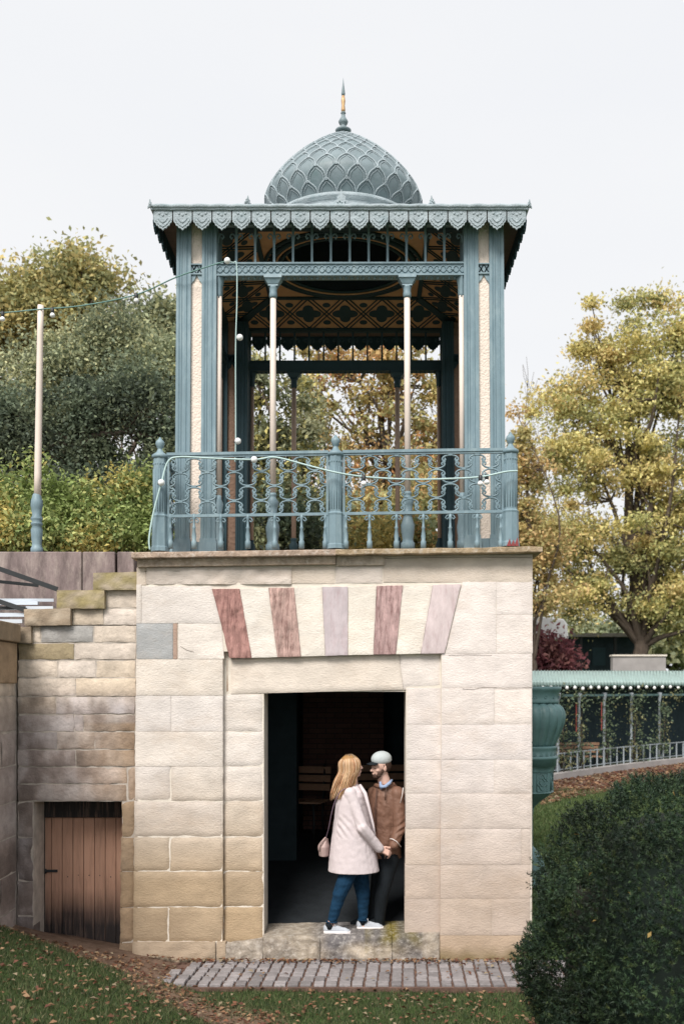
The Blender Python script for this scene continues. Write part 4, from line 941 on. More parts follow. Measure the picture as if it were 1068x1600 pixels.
build(mb,'cross_rail',M['urn'],cn_)
for px in (872,905,944.5,987,1031,1075,1120): 
    mb=MB(); p=CP(px,0,.1); mb.lathe((p.x,p.y,0),[(.08,0),(.08,.3),(.05,.35),(.045,2.2),(.09,2.4),(.09,2.5)],8); build(mb,'post',M['pale'],cn_)
    if px in(905,944.5): mb=MB(); p=CP(px-4,1.0,.1); mb.box(p.x-.02,p.x+.01,p.y-.02,p.y+.02,1.3,2.2); build(mb,'red_strip',M['red'],cn_)
mb=MB()
for a,b in zip(pxs[:-1],pxs[1:]): mb.beam(CP(a,.08,-.35),CP(b,.08,-.35),.3,.2)
kb=build(mb,'stone_kerb',M['wallgrey']); tag(kb,'pale stone kerb at the foot of the arcade','kerb')
rl=thing('low_railing',tuple(CP(960,0,-.2)),'low thin grey metal railing in front of the arcade','railing')
mb=MB()
for a,b in zip(pxs[:-1],pxs[1:]): mb.beam(CP(a,.72,-.2),CP(b,.72,-.2),.03,.03); mb.beam(CP(a,.25,-.2),CP(b,.25,-.2),.025,.025)
build(mb,'rail',M['pale'],rl)
for i in range(29):
    px=868+i*10.3; mb=MB(); p=CP(px,.15,-.2); mb.box(p.x-.022,p.x+.022,p.y-.015,p.y+.015,.15,.74); build(mb,'upright',M['pale'],rl)
bl=thing('eave_lights',tuple(CP(960,CZ-.1,-.1)),'row of round white bulbs along the arcade eave','string lights')
mb=MB(); mb.tube([CP(p,EZ(p)-.07,-.10) for p in pxs],.012,5); build(mb,'cable',M['cabledark'],bl)
for i in range(22):
    px=834+i*12.4; mb=MB(); p=CP(px,EZ(px)-.15-.03*(i%3==0),-.13); mb.ell(p,(.058,.058,.062),None,10,7); build(mb,'bulb',M['bulb'],bl)
def farbench(px,label):
    p=CP(px,0,1.3); t=thing('park_bench',tuple(p),label,'bench','benches inside the arcade')
    mb=MB(); [mb.box(p.x-.85,p.x+.85,p.y-.25+.11*i,p.y-.16+.11*i,.44,.47) for i in range(4)]; build(mb,'seat',M['benchwood'],t)
    mb=MB(); [mb.box(p.x-.85,p.x+.85,p.y+.22,p.y+.25,.56+.12*i,.65+.12*i) for i in range(3)]; build(mb,'backrest',M['benchwood'],t)
    for s_ in(-.7,.7): mb=MB(); mb.beam((p.x+s_,p.y-.2,0),(p.x+s_,p.y-.2,.44),.05,.05); mb.beam((p.x+s_,p.y+.24,0),(p.x+s_,p.y+.26,.9),.05,.05); build(mb,'leg',M['iron'],t)
farbench(911,'wooden slatted bench in the arcade between the first two visible posts')
# far buildings and the low wall behind the arcade
def boxthing(name,label,cat,x0,x1,y0,y1,z0,z1,m,parts):
    t=thing(name,((x0+x1)/2,(y0+y1)/2,z0),label,cat); mb=MB(); mb.box(x0,x1,y0,y1,z0,z1); build(mb,'wall',M[m],t,bevel=.02)
    for n,mm,bx_ in parts: mb=MB(); mb.box(*bx_); build(mb,n,M[mm],t)
    return t
Y=46
t=boxthing('flat_roofed_pavilion','dark flat roofed park building half hidden behind the tree at right','building',XW(866,Y),XW(1000,Y),Y,Y+6,0,ZW(996,Y),'dark',[('roof','wallgrey',(XW(860,Y),XW(1006,Y),Y-.4,Y+6.3,ZW(996,Y)+.01,ZW(990,Y)))]+[('column','iron',(XW(p,Y),XW(p+4,Y),Y-.35,Y-.2,0,ZW(996,Y))) for p in(903,956)]+[('window','tealdark',(XW(925,Y),XW(945,Y),Y-.05,Y-.01,ZW(1040,Y),ZW(1012,Y)))])
Y=40
boxthing('grey_garden_wall','low pale grey rendered wall behind the arcade roof','wall',XW(957,Y),XW(1040,Y),Y,Y+.4,0,ZW(1026,Y),'wallgrey',[('coping','mortar',(XW(956,Y),XW(1041,Y),Y-.05,Y+.45,ZW(1026,Y)+.01,ZW(1023,Y)))])
Y=37
t=thing('white_marquee',(XW(860,Y),Y,0),'white sheeted marquee top showing past the gatehouse corner','marquee')
mb=MB(); P=[(820,1000),(888,999),(886,975),(880,967),(850,964),(820,963)]; mb.prism([W(a,b,Y) for a,b in P],(0,2.5,0)); build(mb,'roof',M['white'],t,bevel=.05)
for p in(826,884): mb=MB(); mb.box(XW(p,Y)-.05,XW(p,Y)+.05,Y+.1,Y+.2,0,ZW(1000,Y)); build(mb,'pole',M['iron'],t)

# mulch bed and lawn patch on the right
mb=MB(); mb.add([CP(p,-.012,-.5) for p in pxs[::2]]+[CP(p,-.012,-4.2-.4*math.sin(p*.03)) for p in pxs[::2]],[(i+1,i,i+len(pxs[::2]),i+1+len(pxs[::2])) for i in range(len(pxs[::2])-1)]); tag(build(mb,'mulch_bed',M['earth']),kind='structure')

# ================================================================== VEGETATION
def rand_frames(n,up=.0):
    nrm=rng.normal(size=(n,3)); nrm[:,2]+=up; nrm/=np.linalg.norm(nrm,axis=1)[:,None]
    t=rng.normal(size=(n,3)); t-=nrm*np.sum(t*nrm,axis=1)[:,None]; t/=np.linalg.norm(t,axis=1)[:,None]
    return nrm,t,np.cross(nrm,t)
def leaves(pos,size,up=.5,asp=.55,bend=.15):
    n=len(pos); nrm,t,b=rand_frames(n,up); sz=(size*rng.uniform(.6,1.3,n))[:,None]
    v=np.empty((n,4,3)); v[:,0]=pos-t*sz*.5; v[:,1]=pos+b*sz*asp*.5+nrm*sz*bend; v[:,2]=pos+t*sz*.5; v[:,3]=pos-b*sz*asp*.5+nrm*sz*bend
    return v.reshape(-1,3)
def in_ell(n,c,r,shell=.45):
    d=rng.normal(size=(n,3)); d/=np.linalg.norm(d,axis=1)[:,None]; q=rng.uniform(shell**3,1,n)**(1/3)
    return np.array(c)+d*q[:,None]*np.array(r)
def tree(name,label,cat,base,lobes,ncl,nlf,csz,lsz,pal,trunk_r,limb=14,group=None,up=.5,fl=.7,seed=0,shell=.35,fork=.35,lean=(0,0)):
    """lobes: list of (centre, radii); leaves in clusters through the lobes, limbs reach into them"""
    global rng; rng=np.random.default_rng(100+seed); rd=random.Random(seed)
    base=Vector(base); t=thing(name,tuple(base),label,cat,group)
    vol=np.array([l[1][0]*l[1][1]*l[1][2] for l in lobes])**.7; cnt=np.maximum(3,(ncl*vol/vol.sum())).astype(int)
    cc=np.concatenate([in_ell(k,l[0],l[1],shell) for k,l in zip(cnt,lobes)])
    top=max(l[0][2]+l[1][2] for l in lobes); cen=Vector(np.average([l[0] for l in lobes],axis=0,weights=vol))
    fk=base.lerp(Vector((cen.x,cen.y,base.z+(top-base.z)*fork)),1); 
    mb=MB(); P=[base+Vector((0,0,-.2))]
    for i in range(1,6): P.append(base.lerp(fk,i/5)+Vector((rd.uniform(-1,1),rd.uniform(-1,1),0))*trunk_r*.5)
    hi=Vector((cen.x+lean[0],cen.y,base.z+(top-base.z)*.82)); 
    for i in range(1,6): P.append(P[5].lerp(hi,i/5)+Vector((rd.uniform(-1,1),rd.uniform(-1,1),0))*trunk_r*.9)
    rr=[trunk_r*(1.25 if i==0 else 1-.07*i) for i in range(6)]+[trunk_r*(.58-.1*i) for i in range(5)]
    mb.tube(P,rr,10)
    ends=[]
    for i in range(limb):
        e=Vector(cc[rd.randrange(len(cc))]); s_=P[rd.randrange(4,9)]; 
        if e.z<s_.z-1: s_=P[4]
        mid=s_.lerp(e,.5)+Vector((rd.uniform(-1,1),rd.uniform(-1,1),rd.uniform(-.2,.8)))*(e-s_).length*.12
        r0=trunk_r*rd.uniform(.28,.5); pts=catmull([s_,s_.lerp(mid,.5)+Vector((0,0,.1)),mid,e],5); mb.tube(pts,[r0*(1-.85*j/(len(pts)-1)) for j in range(len(pts))],6); ends+=[pts[len(pts)//2],pts[-4]]
    for i in range(limb*4):
        e=Vector(cc[rd.randrange(len(cc))]); s_=min(ends,key=lambda q:(q-e).length); 
        m_=s_.lerp(e,.5)+Vector((rd.uniform(-1,1),rd.uniform(-1,1),rd.uniform(-1,1)))*(e-s_).length*.12; r0=trunk_r*.10
        mb.tube([s_,m_,e],[r0,r0*.7,r0*.3],5)
    build(mb,'trunk',M['bark'],t)
    n=len(cc); k=nlf//n; rad=csz*rng.uniform(.4,1.5,n)
    d=rng.normal(size=(n,k,3))*np.array([.50,.50,.30]); pos=(cc[:,None,:]+d*rad[:,None,None]).reshape(-1,3)
    pal=np.array(pal)*1.75; pal=pal*.88+pal.mean(axis=1,keepdims=True)*.12+.012; ci=rng.integers(0,len(pal),n); li=rng.integers(0,len(pal),n*k); f=rng.uniform(0,1,(n*k,1))*fl
    base_c=np.repeat(pal[ci],k,axis=0); cols=base_c*(1-f)+pal[li]*f; cols*=rng.uniform(.75,1.3,(n*k,1))
    np_mesh('crown',leaves(pos,lsz,up),4,M['leaf'],t,cols)
    return t
def mass(name,label,cat,base,lobes,nlf,lsz,pal,group=None,up=.5,seed=0,sprig=None,stems=8):    # shrub: stems and a dense leafy crown
    global rng; rng=np.random.default_rng(500+seed); rd=random.Random(seed); base=Vector(base); t=thing(name,tuple(base),label,cat,group)
    mb=MB()
    for i in range(stems):
        l=lobes[i%len(lobes)]; e=Vector(l[0])+Vector((rd.uniform(-.6,.6)*l[1][0],rd.uniform(-.6,.6)*l[1][1],l[1][2]*.6)); s_=base+Vector((rd.uniform(-.1,.1),rd.uniform(-.1,.1),-.05)); mb.tube([s_,s_.lerp(e,.5)+Vector((0,0,.1)),e],[.018,.012,.005],5)
    build(mb,'stem',M['bark'],t)
    vol=np.array([l[1][0]*l[1][1]*l[1][2] for l in lobes])**.67; cnt=(nlf*vol/vol.sum()).astype(int)
    pos=[]; 
    for k,l in zip(cnt,lobes):
        nc=max(4,k//28); c=in_ell(nc,l[0],l[1],.55); p=c[rng.integers(0,nc,k)]+rng.normal(size=(k,3))*lsz*1.5; pos.append(p)
    pos=np.concatenate(pos); pal=np.array(pal)*1.6+.01; cl=(np.sin(pos[:,0]*4.1+seed)+np.sin(pos[:,2]*5+pos[:,0]*2)+rng.normal(size=len(pos))*.9)
    ci=np.clip(((cl+2.2)/4.4*len(pal)).astype(int),0,len(pal)-1); cols=pal[ci]*rng.uniform(.7,1.3,(len(pos),1))
    np_mesh('foliage',leaves(pos,lsz,up),4,M['leaf'],t,cols); return t
def lobe(px,py,Y,rx,rz,ry=None):
    s_=Y/F; return (tuple(W(px,py,Y)),(rx*s_,(ry if ry else rx*.8)*s_,rz*s_))
GOLD=[(.33,.27,.09),(.39,.31,.11),(.27,.24,.09),(.22,.215,.085),(.16,.165,.06),(.35,.21,.08)]
OLIVE=[(.19,.215,.12),(.25,.265,.14),(.14,.17,.095),(.31,.30,.15),(.09,.11,.065)]
DKG=[(.055,.08,.05),(.075,.10,.06),(.10,.125,.07),(.045,.06,.042)]
LIME=[(.17,.22,.07),(.23,.275,.10),(.12,.16,.055),(.28,.29,.11),(.36,.30,.10)]
TZ=3.8
# left: yellow tree behind, olive and dark trees in front of it
tree('yellow_tree','tall yellow green autumn tree highest at the left, behind the dark evergreens','tree',(XW(90,27),27,TZ),
 [lobe(115,440,27,55,42),lobe(60,475,27,65,50),lobe(20,500,27,70,70),lobe(130,480,27,55,60),lobe(100,510,27,60,40),lobe(-60,520,27,60,80)],190,34000,.62,.15,[(.34,.28,.10),(.37,.29,.10),(.27,.25,.09),(.20,.21,.09),(.14,.15,.06)],.26,seed=1,shell=.3)
tree('olive_tree','broad grey green tree at the left, behind the cream pole','tree',(XW(120,19),19,TZ),
 [lobe(180,530,19,60,42,35),lobe(95,570,19,60,45,35),lobe(245,585,19,45,70,35),lobe(25,610,19,55,60,35),lobe(160,620,19,90,50,40),lobe(60,680,19,60,30,30)],150,52000,.46,.085,OLIVE,.2,seed=2,shell=.3)
tree('dark_evergreen','dark evergreen tree filling the gap left of the pavilion posts','tree',(XW(200,16.5),16.5,TZ),
 [lobe(130,640,16.5,45,45,30),lobe(215,620,16.5,45,60,30),lobe(250,700,16.5,40,70,30),lobe(60,680,16.5,60,60,35),lobe(150,720,16.5,45,30,25),lobe(195,760,16.5,60,30,30),lobe(100,760,16.5,60,30,30),lobe(-10,690,16.5,50,90,35)],120,48000,.42,.078,DKG+[(.10,.12,.06)],.18,seed=3,shell=.25)
tree('slender_tree','thin pale green treetop rising against the sky just left of the pavilion','tree',(XW(245,21),21,TZ),
 [lobe(245,490,21,32,22),lobe(255,540,21,40,50),lobe(220,520,21,35,35)],70,7000,.42,.12,OLIVE+[(.2,.2,.09)],.1,seed=4,shell=.1)
# behind the pavilion
tree('grey_green_tree','grey green tree seen through the left half of the pavilion','tree',(XW(420,18),18,TZ),
 [lobe(400,640,18,60,75),lobe(470,655,18,50,75),lobe(400,760,18,70,90),lobe(480,780,18,50,90),lobe(335,700,18,50,110)],140,22000,.42,.10,[(.12,.14,.075),(.15,.165,.09),(.09,.11,.055),(.20,.20,.11),(.30,.26,.07)],.16,seed=5,shell=.2)
tree('amber_oak','amber and olive autumn tree seen through the right half of the pavilion','tree',(XW(560,23),23,TZ),
 [lobe(540,640,23,70,70),lobe(640,620,23,70,80),lobe(590,560,23,80,40),lobe(600,740,23,100,60),lobe(690,700,23,60,90),lobe(500,560,23,50,40)],130,15000,.42,.12,GOLD+[(.30,.13,.04)],.2,limb=22,seed=6,shell=.1,fork=.25)
tree('yellow_oak','yellow autumn tree low behind the right half of the balustrade','tree',(XW(690,20),20,TZ),
 [lobe(660,790,20,60,60),lobe(560,820,20,80,50),lobe(720,760,20,40,80)],80,13000,.42,.11,GOLD,.14,seed=7,shell=.1)
# right: the big plane tree and its neighbours
tree('plane_tree','large spreading yellow green plane tree right of the pavilion, dark trunk above the arcade roof','tree',(XW(1003,42),42,0),
 [lobe(1010,490,42,40,42),lobe(925,530,42,38,65),lobe(990,590,42,100,70),lobe(1065,600,42,60,100),lobe(890,640,42,60,60),lobe(940,720,42,100,70),lobe(1040,740,42,80,70),lobe(880,830,42,65,50),lobe(990,850,42,110,50),lobe(1080,850,42,70,80),lobe(900,930,42,70,45),lobe(1000,930,42,95,40),lobe(1080,960,42,70,50),lobe(1080,500,42,30,35)],330,84000,.80,.175,[(.38,.32,.10),(.43,.37,.13),(.33,.31,.10),(.26,.265,.09),(.16,.17,.065),(.37,.27,.10)],.42,limb=46,seed=8,shell=.15,fork=.28)
tree('amber_tree','deep amber tree close behind the right end of the balustrade','tree',(XW(840,34),34,0),
 [lobe(820,760,34,40,60),lobe(845,850,34,50,60),lobe(815,680,34,22,40),lobe(850,925,34,40,30),lobe(800,850,34,40,90)],100,15000,.62,.15,[(.34,.26,.09),(.31,.27,.10),(.24,.22,.08),(.33,.21,.08)],.2,seed=9,shell=.1)
tree('background_tree','dull green tree low in the distance behind the arcade','tree',(XW(1090,60),60,0),[lobe(1060,1000,60,90,45),lobe(960,1010,60,60,40),lobe(1130,980,60,60,60)],160,12000,1.4,.4,OLIVE,.3,seed=10)
tree('background_tree','dull green tree low in the distance behind the gatehouse','tree',(XW(800,62),62,0),[lobe(800,1000,62,60,50),lobe(880,1010,62,60,40)],100,8000,1.4,.4,OLIVE,.3,seed=11)
def bare(name,label,base,h,seed,spread=.5):
    rd=random.Random(seed); t=thing(name,tuple(base),label,'tree'); mb=MB()
    def rec(p,d,L,r,dep):
        q=p+d*L; mb.tube([p,p.lerp(q,.5)+Vector((rd.uniform(-1,1),0,rd.uniform(-1,1)))*L*.06,q],[r,r*.8,r*.6],5)
        if dep==0: return
        for _ in range(3 if dep>1 else 4): rec(q if _ else p.lerp(q,.7),(d+Vector((rd.uniform(-1,1),rd.uniform(-1,1),rd.uniform(-.1,.6)))*spread).normalized(),L*rd.uniform(.55,.75),r*.55,dep-1)
    rec(Vector(base),Vector((0,0,1)),h*.42,h*.008,4); build(mb,'trunk',M['bark'],t)
bare('bare_tree','leafless tree with fine grey twigs against the sky right of the pavilion',W(812,1079,52)*1+Vector((0,0,-2.5)),19,5)
bare('bare_tree','leafless twigs rising behind the olive tree at left',Vector((XW(195,34),34,TZ)),11.5,9,.35)
# shrubs along the terrace
sh=[(15,805,11.6,62,50),(95,822,11.9,46,40),(165,812,12.1,50,44),(225,815,12.4,32,46),(-50,790,12,60,60)]
lbs=['leafy lime green shrub at the left edge, above the terrace wall','lime green shrub with yellow leaves just right of the cream pole foot','rounded lime green shrub midway between pole and pavilion','lime green shrub tight beside the left balustrade post','lime green shrub cut off by the left picture edge']
for i,((a,b,Y,rx,rz),l) in enumerate(zip(sh,lbs)):
    lo=[lobe(a,b,Y,rx,rz,45),lobe(a-rx*.5,b+10,Y-.2,rx*.6,rz*.8),lobe(a+rx*.5,b+18,Y-.25,rx*.6,rz*.7),lobe(a+rx*.2,b+35,Y-.45,rx*.9,rz*.5)]
    for j in range(7): lo.append(lobe(a+rx*random.Random(i*9+j).uniform(-.9,.9),b-rz*random.Random(i*5+j).uniform(.75,1.3),Y,6,22))
    mass('garden_shrub',l,'shrub',(XW(a,Y),Y,TZ),lo,11000,.066,LIME,'shrubs along the terrace',seed=i,up=.9)
mass('garden_shrub','dark leafy shrub low behind the left half of the balustrade','shrub',(XW(430,14.5),14.5,TZ),[lobe(400,830,14.5,70,60),lobe(470,840,14.5,50,50)],6000,.09,DKG+OLIVE[:2],'shrubs along the terrace',seed=21)
mass('garden_shrub','orange tinted shrub low behind the right half of the balustrade','shrub',(XW(640,14.5),14.5,TZ),[lobe(600,845,14.5,70,40),lobe(670,840,14.5,50,40)],4000,.09,GOLD+OLIVE[:2],'shrubs along the terrace',seed=22)
mass('red_bush','dark red leaved bush beside the gatehouse corner, above the arcade roof','shrub',(XW(850,36),36,0),[lobe(850,1035,36,38,30),lobe(868,1042,36,24,20),lobe(835,1020,36,24,24)],5200,.2,[(.13,.04,.05),(.18,.06,.065),(.10,.035,.04),(.22,.10,.09)],seed=31,stems=24)
# vines on the arcade posts
for px,l,hh in((876,'vine climbing the arcade post next to the urn',1),(905,'vine curling round the first clear arcade post',.6),(947,'thin vine on the double post with red strips',.7),(989,'thick vine column in the middle of the arcade',1),(1032,'thick vine column near the right picture edge',1)):
    p=CP(px,0,-.1); mass('climbing_vine',l,'vine',(p.x,p.y,0),[((p.x,p.y,.55+k*.4),(.13*hh+.04*(k%2),.12,.28)) for k in range(5)]+[((p.x,p.y-.1,.62),(.45,.15,.07)),((p.x+.2,p.y,2.38),(.5,.10,.06))],int(500*hh+160),.10,[(.07,.10,.06),(.10,.13,.075),(.05,.075,.045),(.14,.14,.07)],'vines on the arcade posts',seed=int(px),stems=4)
# clipped yew at the right front
hc=Vector((2.84,6.75,.53)); hr=Vector((1.66,1.40,1.42))
hd=thing('yew_bush',(hc.x,hc.y,0),'large dark clipped yew bush bulging in from the lower right corner','bush')
def hpos(n,sh0,sh1):
    d=rng.normal(size=(n,3)); d/=np.linalg.norm(d,axis=1)[:,None]
    e=3.1; s_=(np.abs(d)**e).sum(axis=1)**(-1/e)
    p=d*s_[:,None]*np.array(hr)
    bump=1+.018*np.sin(p[:,0]*4.1+1)*np.sin(p[:,2]*3.7)+.03*np.sin(p[:,1]*5+p[:,2]*6)+.02*np.sin(p[:,0]*11+p[:,2]*9)
    q=rng.uniform(sh0,sh1,n); return np.array(hc)+p*(bump*q)[:,None], d
rng=np.random.default_rng(77)
ncl=62000; c,dr=hpos(ncl,.92,1.005); keep=(c[:,1]<hc.y+.45)&(c[:,2]>.15)&(c[:,0]<3.0); c=c[keep]; dr=dr[keep]; n=len(c)
k=16; ax=dr+rng.normal(size=dr.shape)*.5+np.array([0,0,.35]); ax/=np.linalg.norm(ax,axis=1)[:,None]
tt=rng.uniform(0,1,(n,k,1)); ln=rng.uniform(.04,.085,(n,1,1)); base_=c[:,None,:]+ax[:,None,:]*tt*ln
sd_=rng.normal(size=(n,k,3)); sd_-=ax[:,None,:]*np.sum(sd_*ax[:,None,:],axis=2,keepdims=True); sd_/=np.linalg.norm(sd_,axis=2,keepdims=True)
ndl=(sd_+ax[:,None,:]*.7); ndl/=np.linalg.norm(ndl,axis=2,keepdims=True); wv=np.cross(ndl,rng.normal(size=(n,k,3))); wv/=np.linalg.norm(wv,axis=2,keepdims=True)
L0=.024; v=np.empty((n,k,3,3)); v[:,:,0]=base_-wv*.0035; v[:,:,1]=base_+wv*.0035; v[:,:,2]=base_+ndl*L0
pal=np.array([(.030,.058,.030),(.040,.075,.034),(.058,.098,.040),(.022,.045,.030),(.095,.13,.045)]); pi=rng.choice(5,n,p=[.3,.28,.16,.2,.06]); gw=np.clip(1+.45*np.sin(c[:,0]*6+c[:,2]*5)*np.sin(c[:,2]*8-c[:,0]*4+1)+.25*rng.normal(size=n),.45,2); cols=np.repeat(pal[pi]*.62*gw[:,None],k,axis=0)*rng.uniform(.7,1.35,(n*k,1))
np_mesh('sprigs',v.reshape(-1,3),3,M['needle'],hd,cols)
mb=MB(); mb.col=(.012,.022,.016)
nu,nv=48,30; vs=[]
for i in range(nv+1):
    th=math.pi*i/nv
    for j in range(nu):
        a=2*math.pi*j/nu; d=Vector((math.sin(th)*math.cos(a),math.sin(th)*math.sin(a),math.cos(th))); s_=(abs(d.x)**3.1+abs(d.y)**3.1+abs(d.z)**3.1)**(-1/3.1)*.85
        p=Vector((d.x*hr.x,d.y*hr.y,d.z*hr.z))*s_*(1+.04*nz(d.x,d.y,d.z,4)); vs.append(hc+p)
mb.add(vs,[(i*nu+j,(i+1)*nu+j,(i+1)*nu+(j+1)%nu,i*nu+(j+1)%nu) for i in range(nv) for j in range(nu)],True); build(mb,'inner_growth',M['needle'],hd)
o=np.array([c[i]+dr[i]*.05 for i in rng.choice(n,26,replace=False)]); 
np_mesh('caught_leaves',leaves(o,.035,.2),4,M['leaf'],hd,np.tile([(.35,.24,.08)],(26,1)))
# grass, leaf litter
rng=np.random.default_rng(5)
def ground_pts(n,x0,x1,y0,y1): 
    return rng.uniform(x0,x1,n),rng.uniform(y0,y1,n)
n=150000; gx,gy=ground_pts(n,-4.0,2.2,4.6,8.47)
gzv=np.array([gz(a,b) for a,b in zip(gx,gy)]); sm=np.array([soil_mask(a,b) for a,b in zip(gx,gy)]); kp=(rng.uniform(0,1,n)>sm*.93)&(gx>-3.22); gx,gy,gzv=gx[kp],gy[kp],gzv[kp]
def blades(x,y,z,h,name,label,w0=.004,pal=((.065,.092,.036),(.09,.125,.048),(.05,.075,.035),(.17,.165,.085))):
    n=len(x); p=np.stack([x,y,z-.005],1); an=rng.uniform(0,6.28,n); d=np.stack([np.cos(an),np.sin(an),0*an],1); le=rng.normal(size=(n,3))*.5; le[:,2]=1; le/=np.linalg.norm(le,axis=1)[:,None]; hh=h*rng.uniform(.5,1.3,n)[:,None]
    v=np.empty((n,3,3)); v[:,0]=p-d*w0; v[:,1]=p+d*w0; v[:,2]=p+le*hh; pal=np.array(pal); c=pal[rng.integers(0,len(pal),n)]*rng.uniform(.7,1.3,(n,1))
    tag(np_mesh(name,v.reshape(-1,3),3,M['leaf'],None,c),label,'grass',kind='stuff')
blades(gx,gy,gzv,.045,'lawn_grass','short green lawn grass in the foreground in front of the cobbled path')
n=60000; gx,gy=ground_pts(n,1.8,11,11,26); kp=gx<gy*.36; gx,gy=gx[kp],gy[kp]; blades(gx,gy,gx*0-.02,.08,'lawn_grass','pale lawn beyond the gatehouse corner at right',.012,((.10,.14,.05),(.14,.17,.07),(.07,.11,.04)))
LIT=[(.30,.17,.10),(.22,.10,.06),(.38,.24,.14),(.16,.07,.05),(.34,.27,.18)]
def litter(pts,size,label,name='fallen_leaves'):
    pts=np.array(pts); c=np.array(LIT)[rng.integers(0,5,len(pts))]*rng.uniform(.6,1.2,(len(pts),1))
    tag(np_mesh(name,leaves(pts,size,4,.65,.2),4,M['leaf'],None,c),label,'fallen leaves',kind='stuff')
gx,gy=ground_pts(2300,-3.15,2.2,4.8,8.5); P_=[(a,b,gz(a,b)+.03) for a,b in zip(gx,gy)]
gx,gy=ground_pts(4200,-3.15,1,6.2,9.1); P_+=[(a,b,gz(a,b)+.012) for a,b in zip(gx,gy) if soil_mask(a,b)>.4]
for i in range(420): a=rng.uniform(-2.0,1.7); P_.append((a,Yw-.05-abs(rng.normal())*.06,gz(a,9.2)*.5+.07))
for i in range(60): P_.append((rng.uniform(-1.6,1.7),rng.uniform(8.5,9.2),.072))
litter(P_,.045,'dry brown leaves scattered over the grass, soil bank and path')
P_=[]
for i in range(2600): px=rng.uniform(800,1100); d=rng.uniform(-4.6,-.5); p=CP(px,0,d); P_.append(tuple(p))
litter(P_,.13,'brown leaf litter on the bed before the arcade')
for i,(px,py) in enumerate(((797,851),(806,852))): pass
# red seedling and moss on the cornice
rs=thing('red_seedling',tuple(W(800,853,9.18)),'small plant with pointed red leaves sprouting on the right end of the cornice','plant')
for a,h in((795,841),(801,843),(807,839)): 
    mb=MB(); mb.col=(.28,.07,.07); mb.add([W(a-4,853,9.17),W(a+3,853,9.15),W(a+1,h,9.17)],[(0,1,2)]); mb.add([W(a-4,853,9.175),W(a+3,853,9.155),W(a+1,h,9.175)],[(2,1,0)]); build(mb,'leaf',M['redstone'],rs)
# ================================================================== PEOPLE
def remesh(mb, vox, smooth=3, fac=.5):
    me=bpy.data.meshes.new('tmp'); me.from_pydata(mb.v,[],mb.f); o=bpy.data.objects.new('tmp',me); COL.objects.link(o)
    m=o.modifiers.new('r','REMESH'); m.mode='VOXEL'; m.voxel_size=vox
    if smooth: k=o.modifiers.new('s','SMOOTH'); k.iterations=smooth; k.factor=fac
    dg=bpy.context.evaluated_depsgraph_get(); ev=o.evaluated_get(dg); em=ev.to_mesh()
    v=np.empty(len(em.vertices)*3); em.vertices.foreach_get('co',v); v=v.reshape(-1,3)
    f=[tuple(p.vertices) for p in em.polygons]; ev.to_mesh_clear(); bpy.data.objects.remove(o); bpy.data.meshes.remove(me)
    return v,f
def blob(mb,name,m,parent,vox=.006,smooth=3,disp=None):
    v,f=remesh(mb,vox,smooth)
    if disp is not None: v=np.array([disp(Vector(p)) for p in v])
    q=MB(); q.v=[tuple(p) for p in v]; q.f=f; q.sm=[True]*len(f); q.c=[(1,1,1)]*len(v)
    return build(q,name,m,parent)
def hand(mb,wr,d,nrm,side,curl=.7,sz=1.0):
    """wrist, direction of the fingers, palm normal (fingers curl towards it), side of the thumb"""
    d=Vector(d).normalized(); nrm=Vector(nrm); nrm=(nrm-d*nrm.dot(d)).normalized(); s=d.cross(nrm)*side; wr=Vector(wr)
    for t in(-.024,-.008,.008,.024): mb.cap(wr+s*t*.6*sz,wr+(d*.080+s*t)*sz,.013*sz,.011*sz,10)
    for i,(t,l) in enumerate(((.028,.072),(.010,.080),(-.010,.074),(-.028,.058))):
        p=wr+(d*.082+s*t)*sz; a=.25+.1*i; dd=d
        for j,f in enumerate((.45,.32,.23)):
            a+=curl*(.55+.15*j); dd=(d*math.cos(a)+nrm*math.sin(a)); q=p+dd*l*f*sz; mb.cap(p,q,.0090*sz,.0080*sz,8); p=q
    p=wr+(d*.022+s*.024)*sz; q=p+(d*.6+s*.75+nrm*.35).normalized()*.036*sz; mb.cap(p,q,.012*sz,.0095*sz,8); r=q+(d*.9+s*.2+nrm*.45).normalized()*.028*sz; mb.cap(q,r,.009*sz,.0075*sz,8)
def head(mb,c,fwd,up,k=1.0):
    c=Vector(c); f=Vector(fwd).normalized(); u=Vector(up); u=(u-f*u.dot(f)).normalized(); s=f.cross(u)
    T=Matrix((s,f,u)).transposed(); P=lambda x,y,z:c+T@(Vector((x,y,z))*k); e=T.to_euler()
    E=lambda x,y,z,a,b,d_:mb.ell(P(x,y,z),(a*k,b*k,d_*k),e,18,14)
    E(0,-.012,.028,.075,.094,.088); E(0,.018,-.03,.056,.068,.075); E(0,.045,-.078,.030,.030,.026); E(0,.05,-.02,.045,.035,.055)
    E(0,.072,.022,.042,.014,.010)                                     # brow
    mb.cap(P(0,.080,.016),P(0,.100,-.022),.007*k,.011*k,10); mb.ell(P(.010,.088,-.026),(.007*k,)*3,e,8,6); mb.ell(P(-.010,.088,-.026),(.007*k,)*3,e,8,6)
    E(0,.083,-.050,.020,.009,.005); E(0,.081,-.060,.017,.009,.005)    # lips
    for q in(-1,1):
        E(q*.074,-.008,-.008,.010,.020,.030); E(q*.036,.052,-.02,.022,.022,.020); E(q*.030,.066,.006,.013,.012,.009)   # ear, cheek, lid
    return P,T,e,k
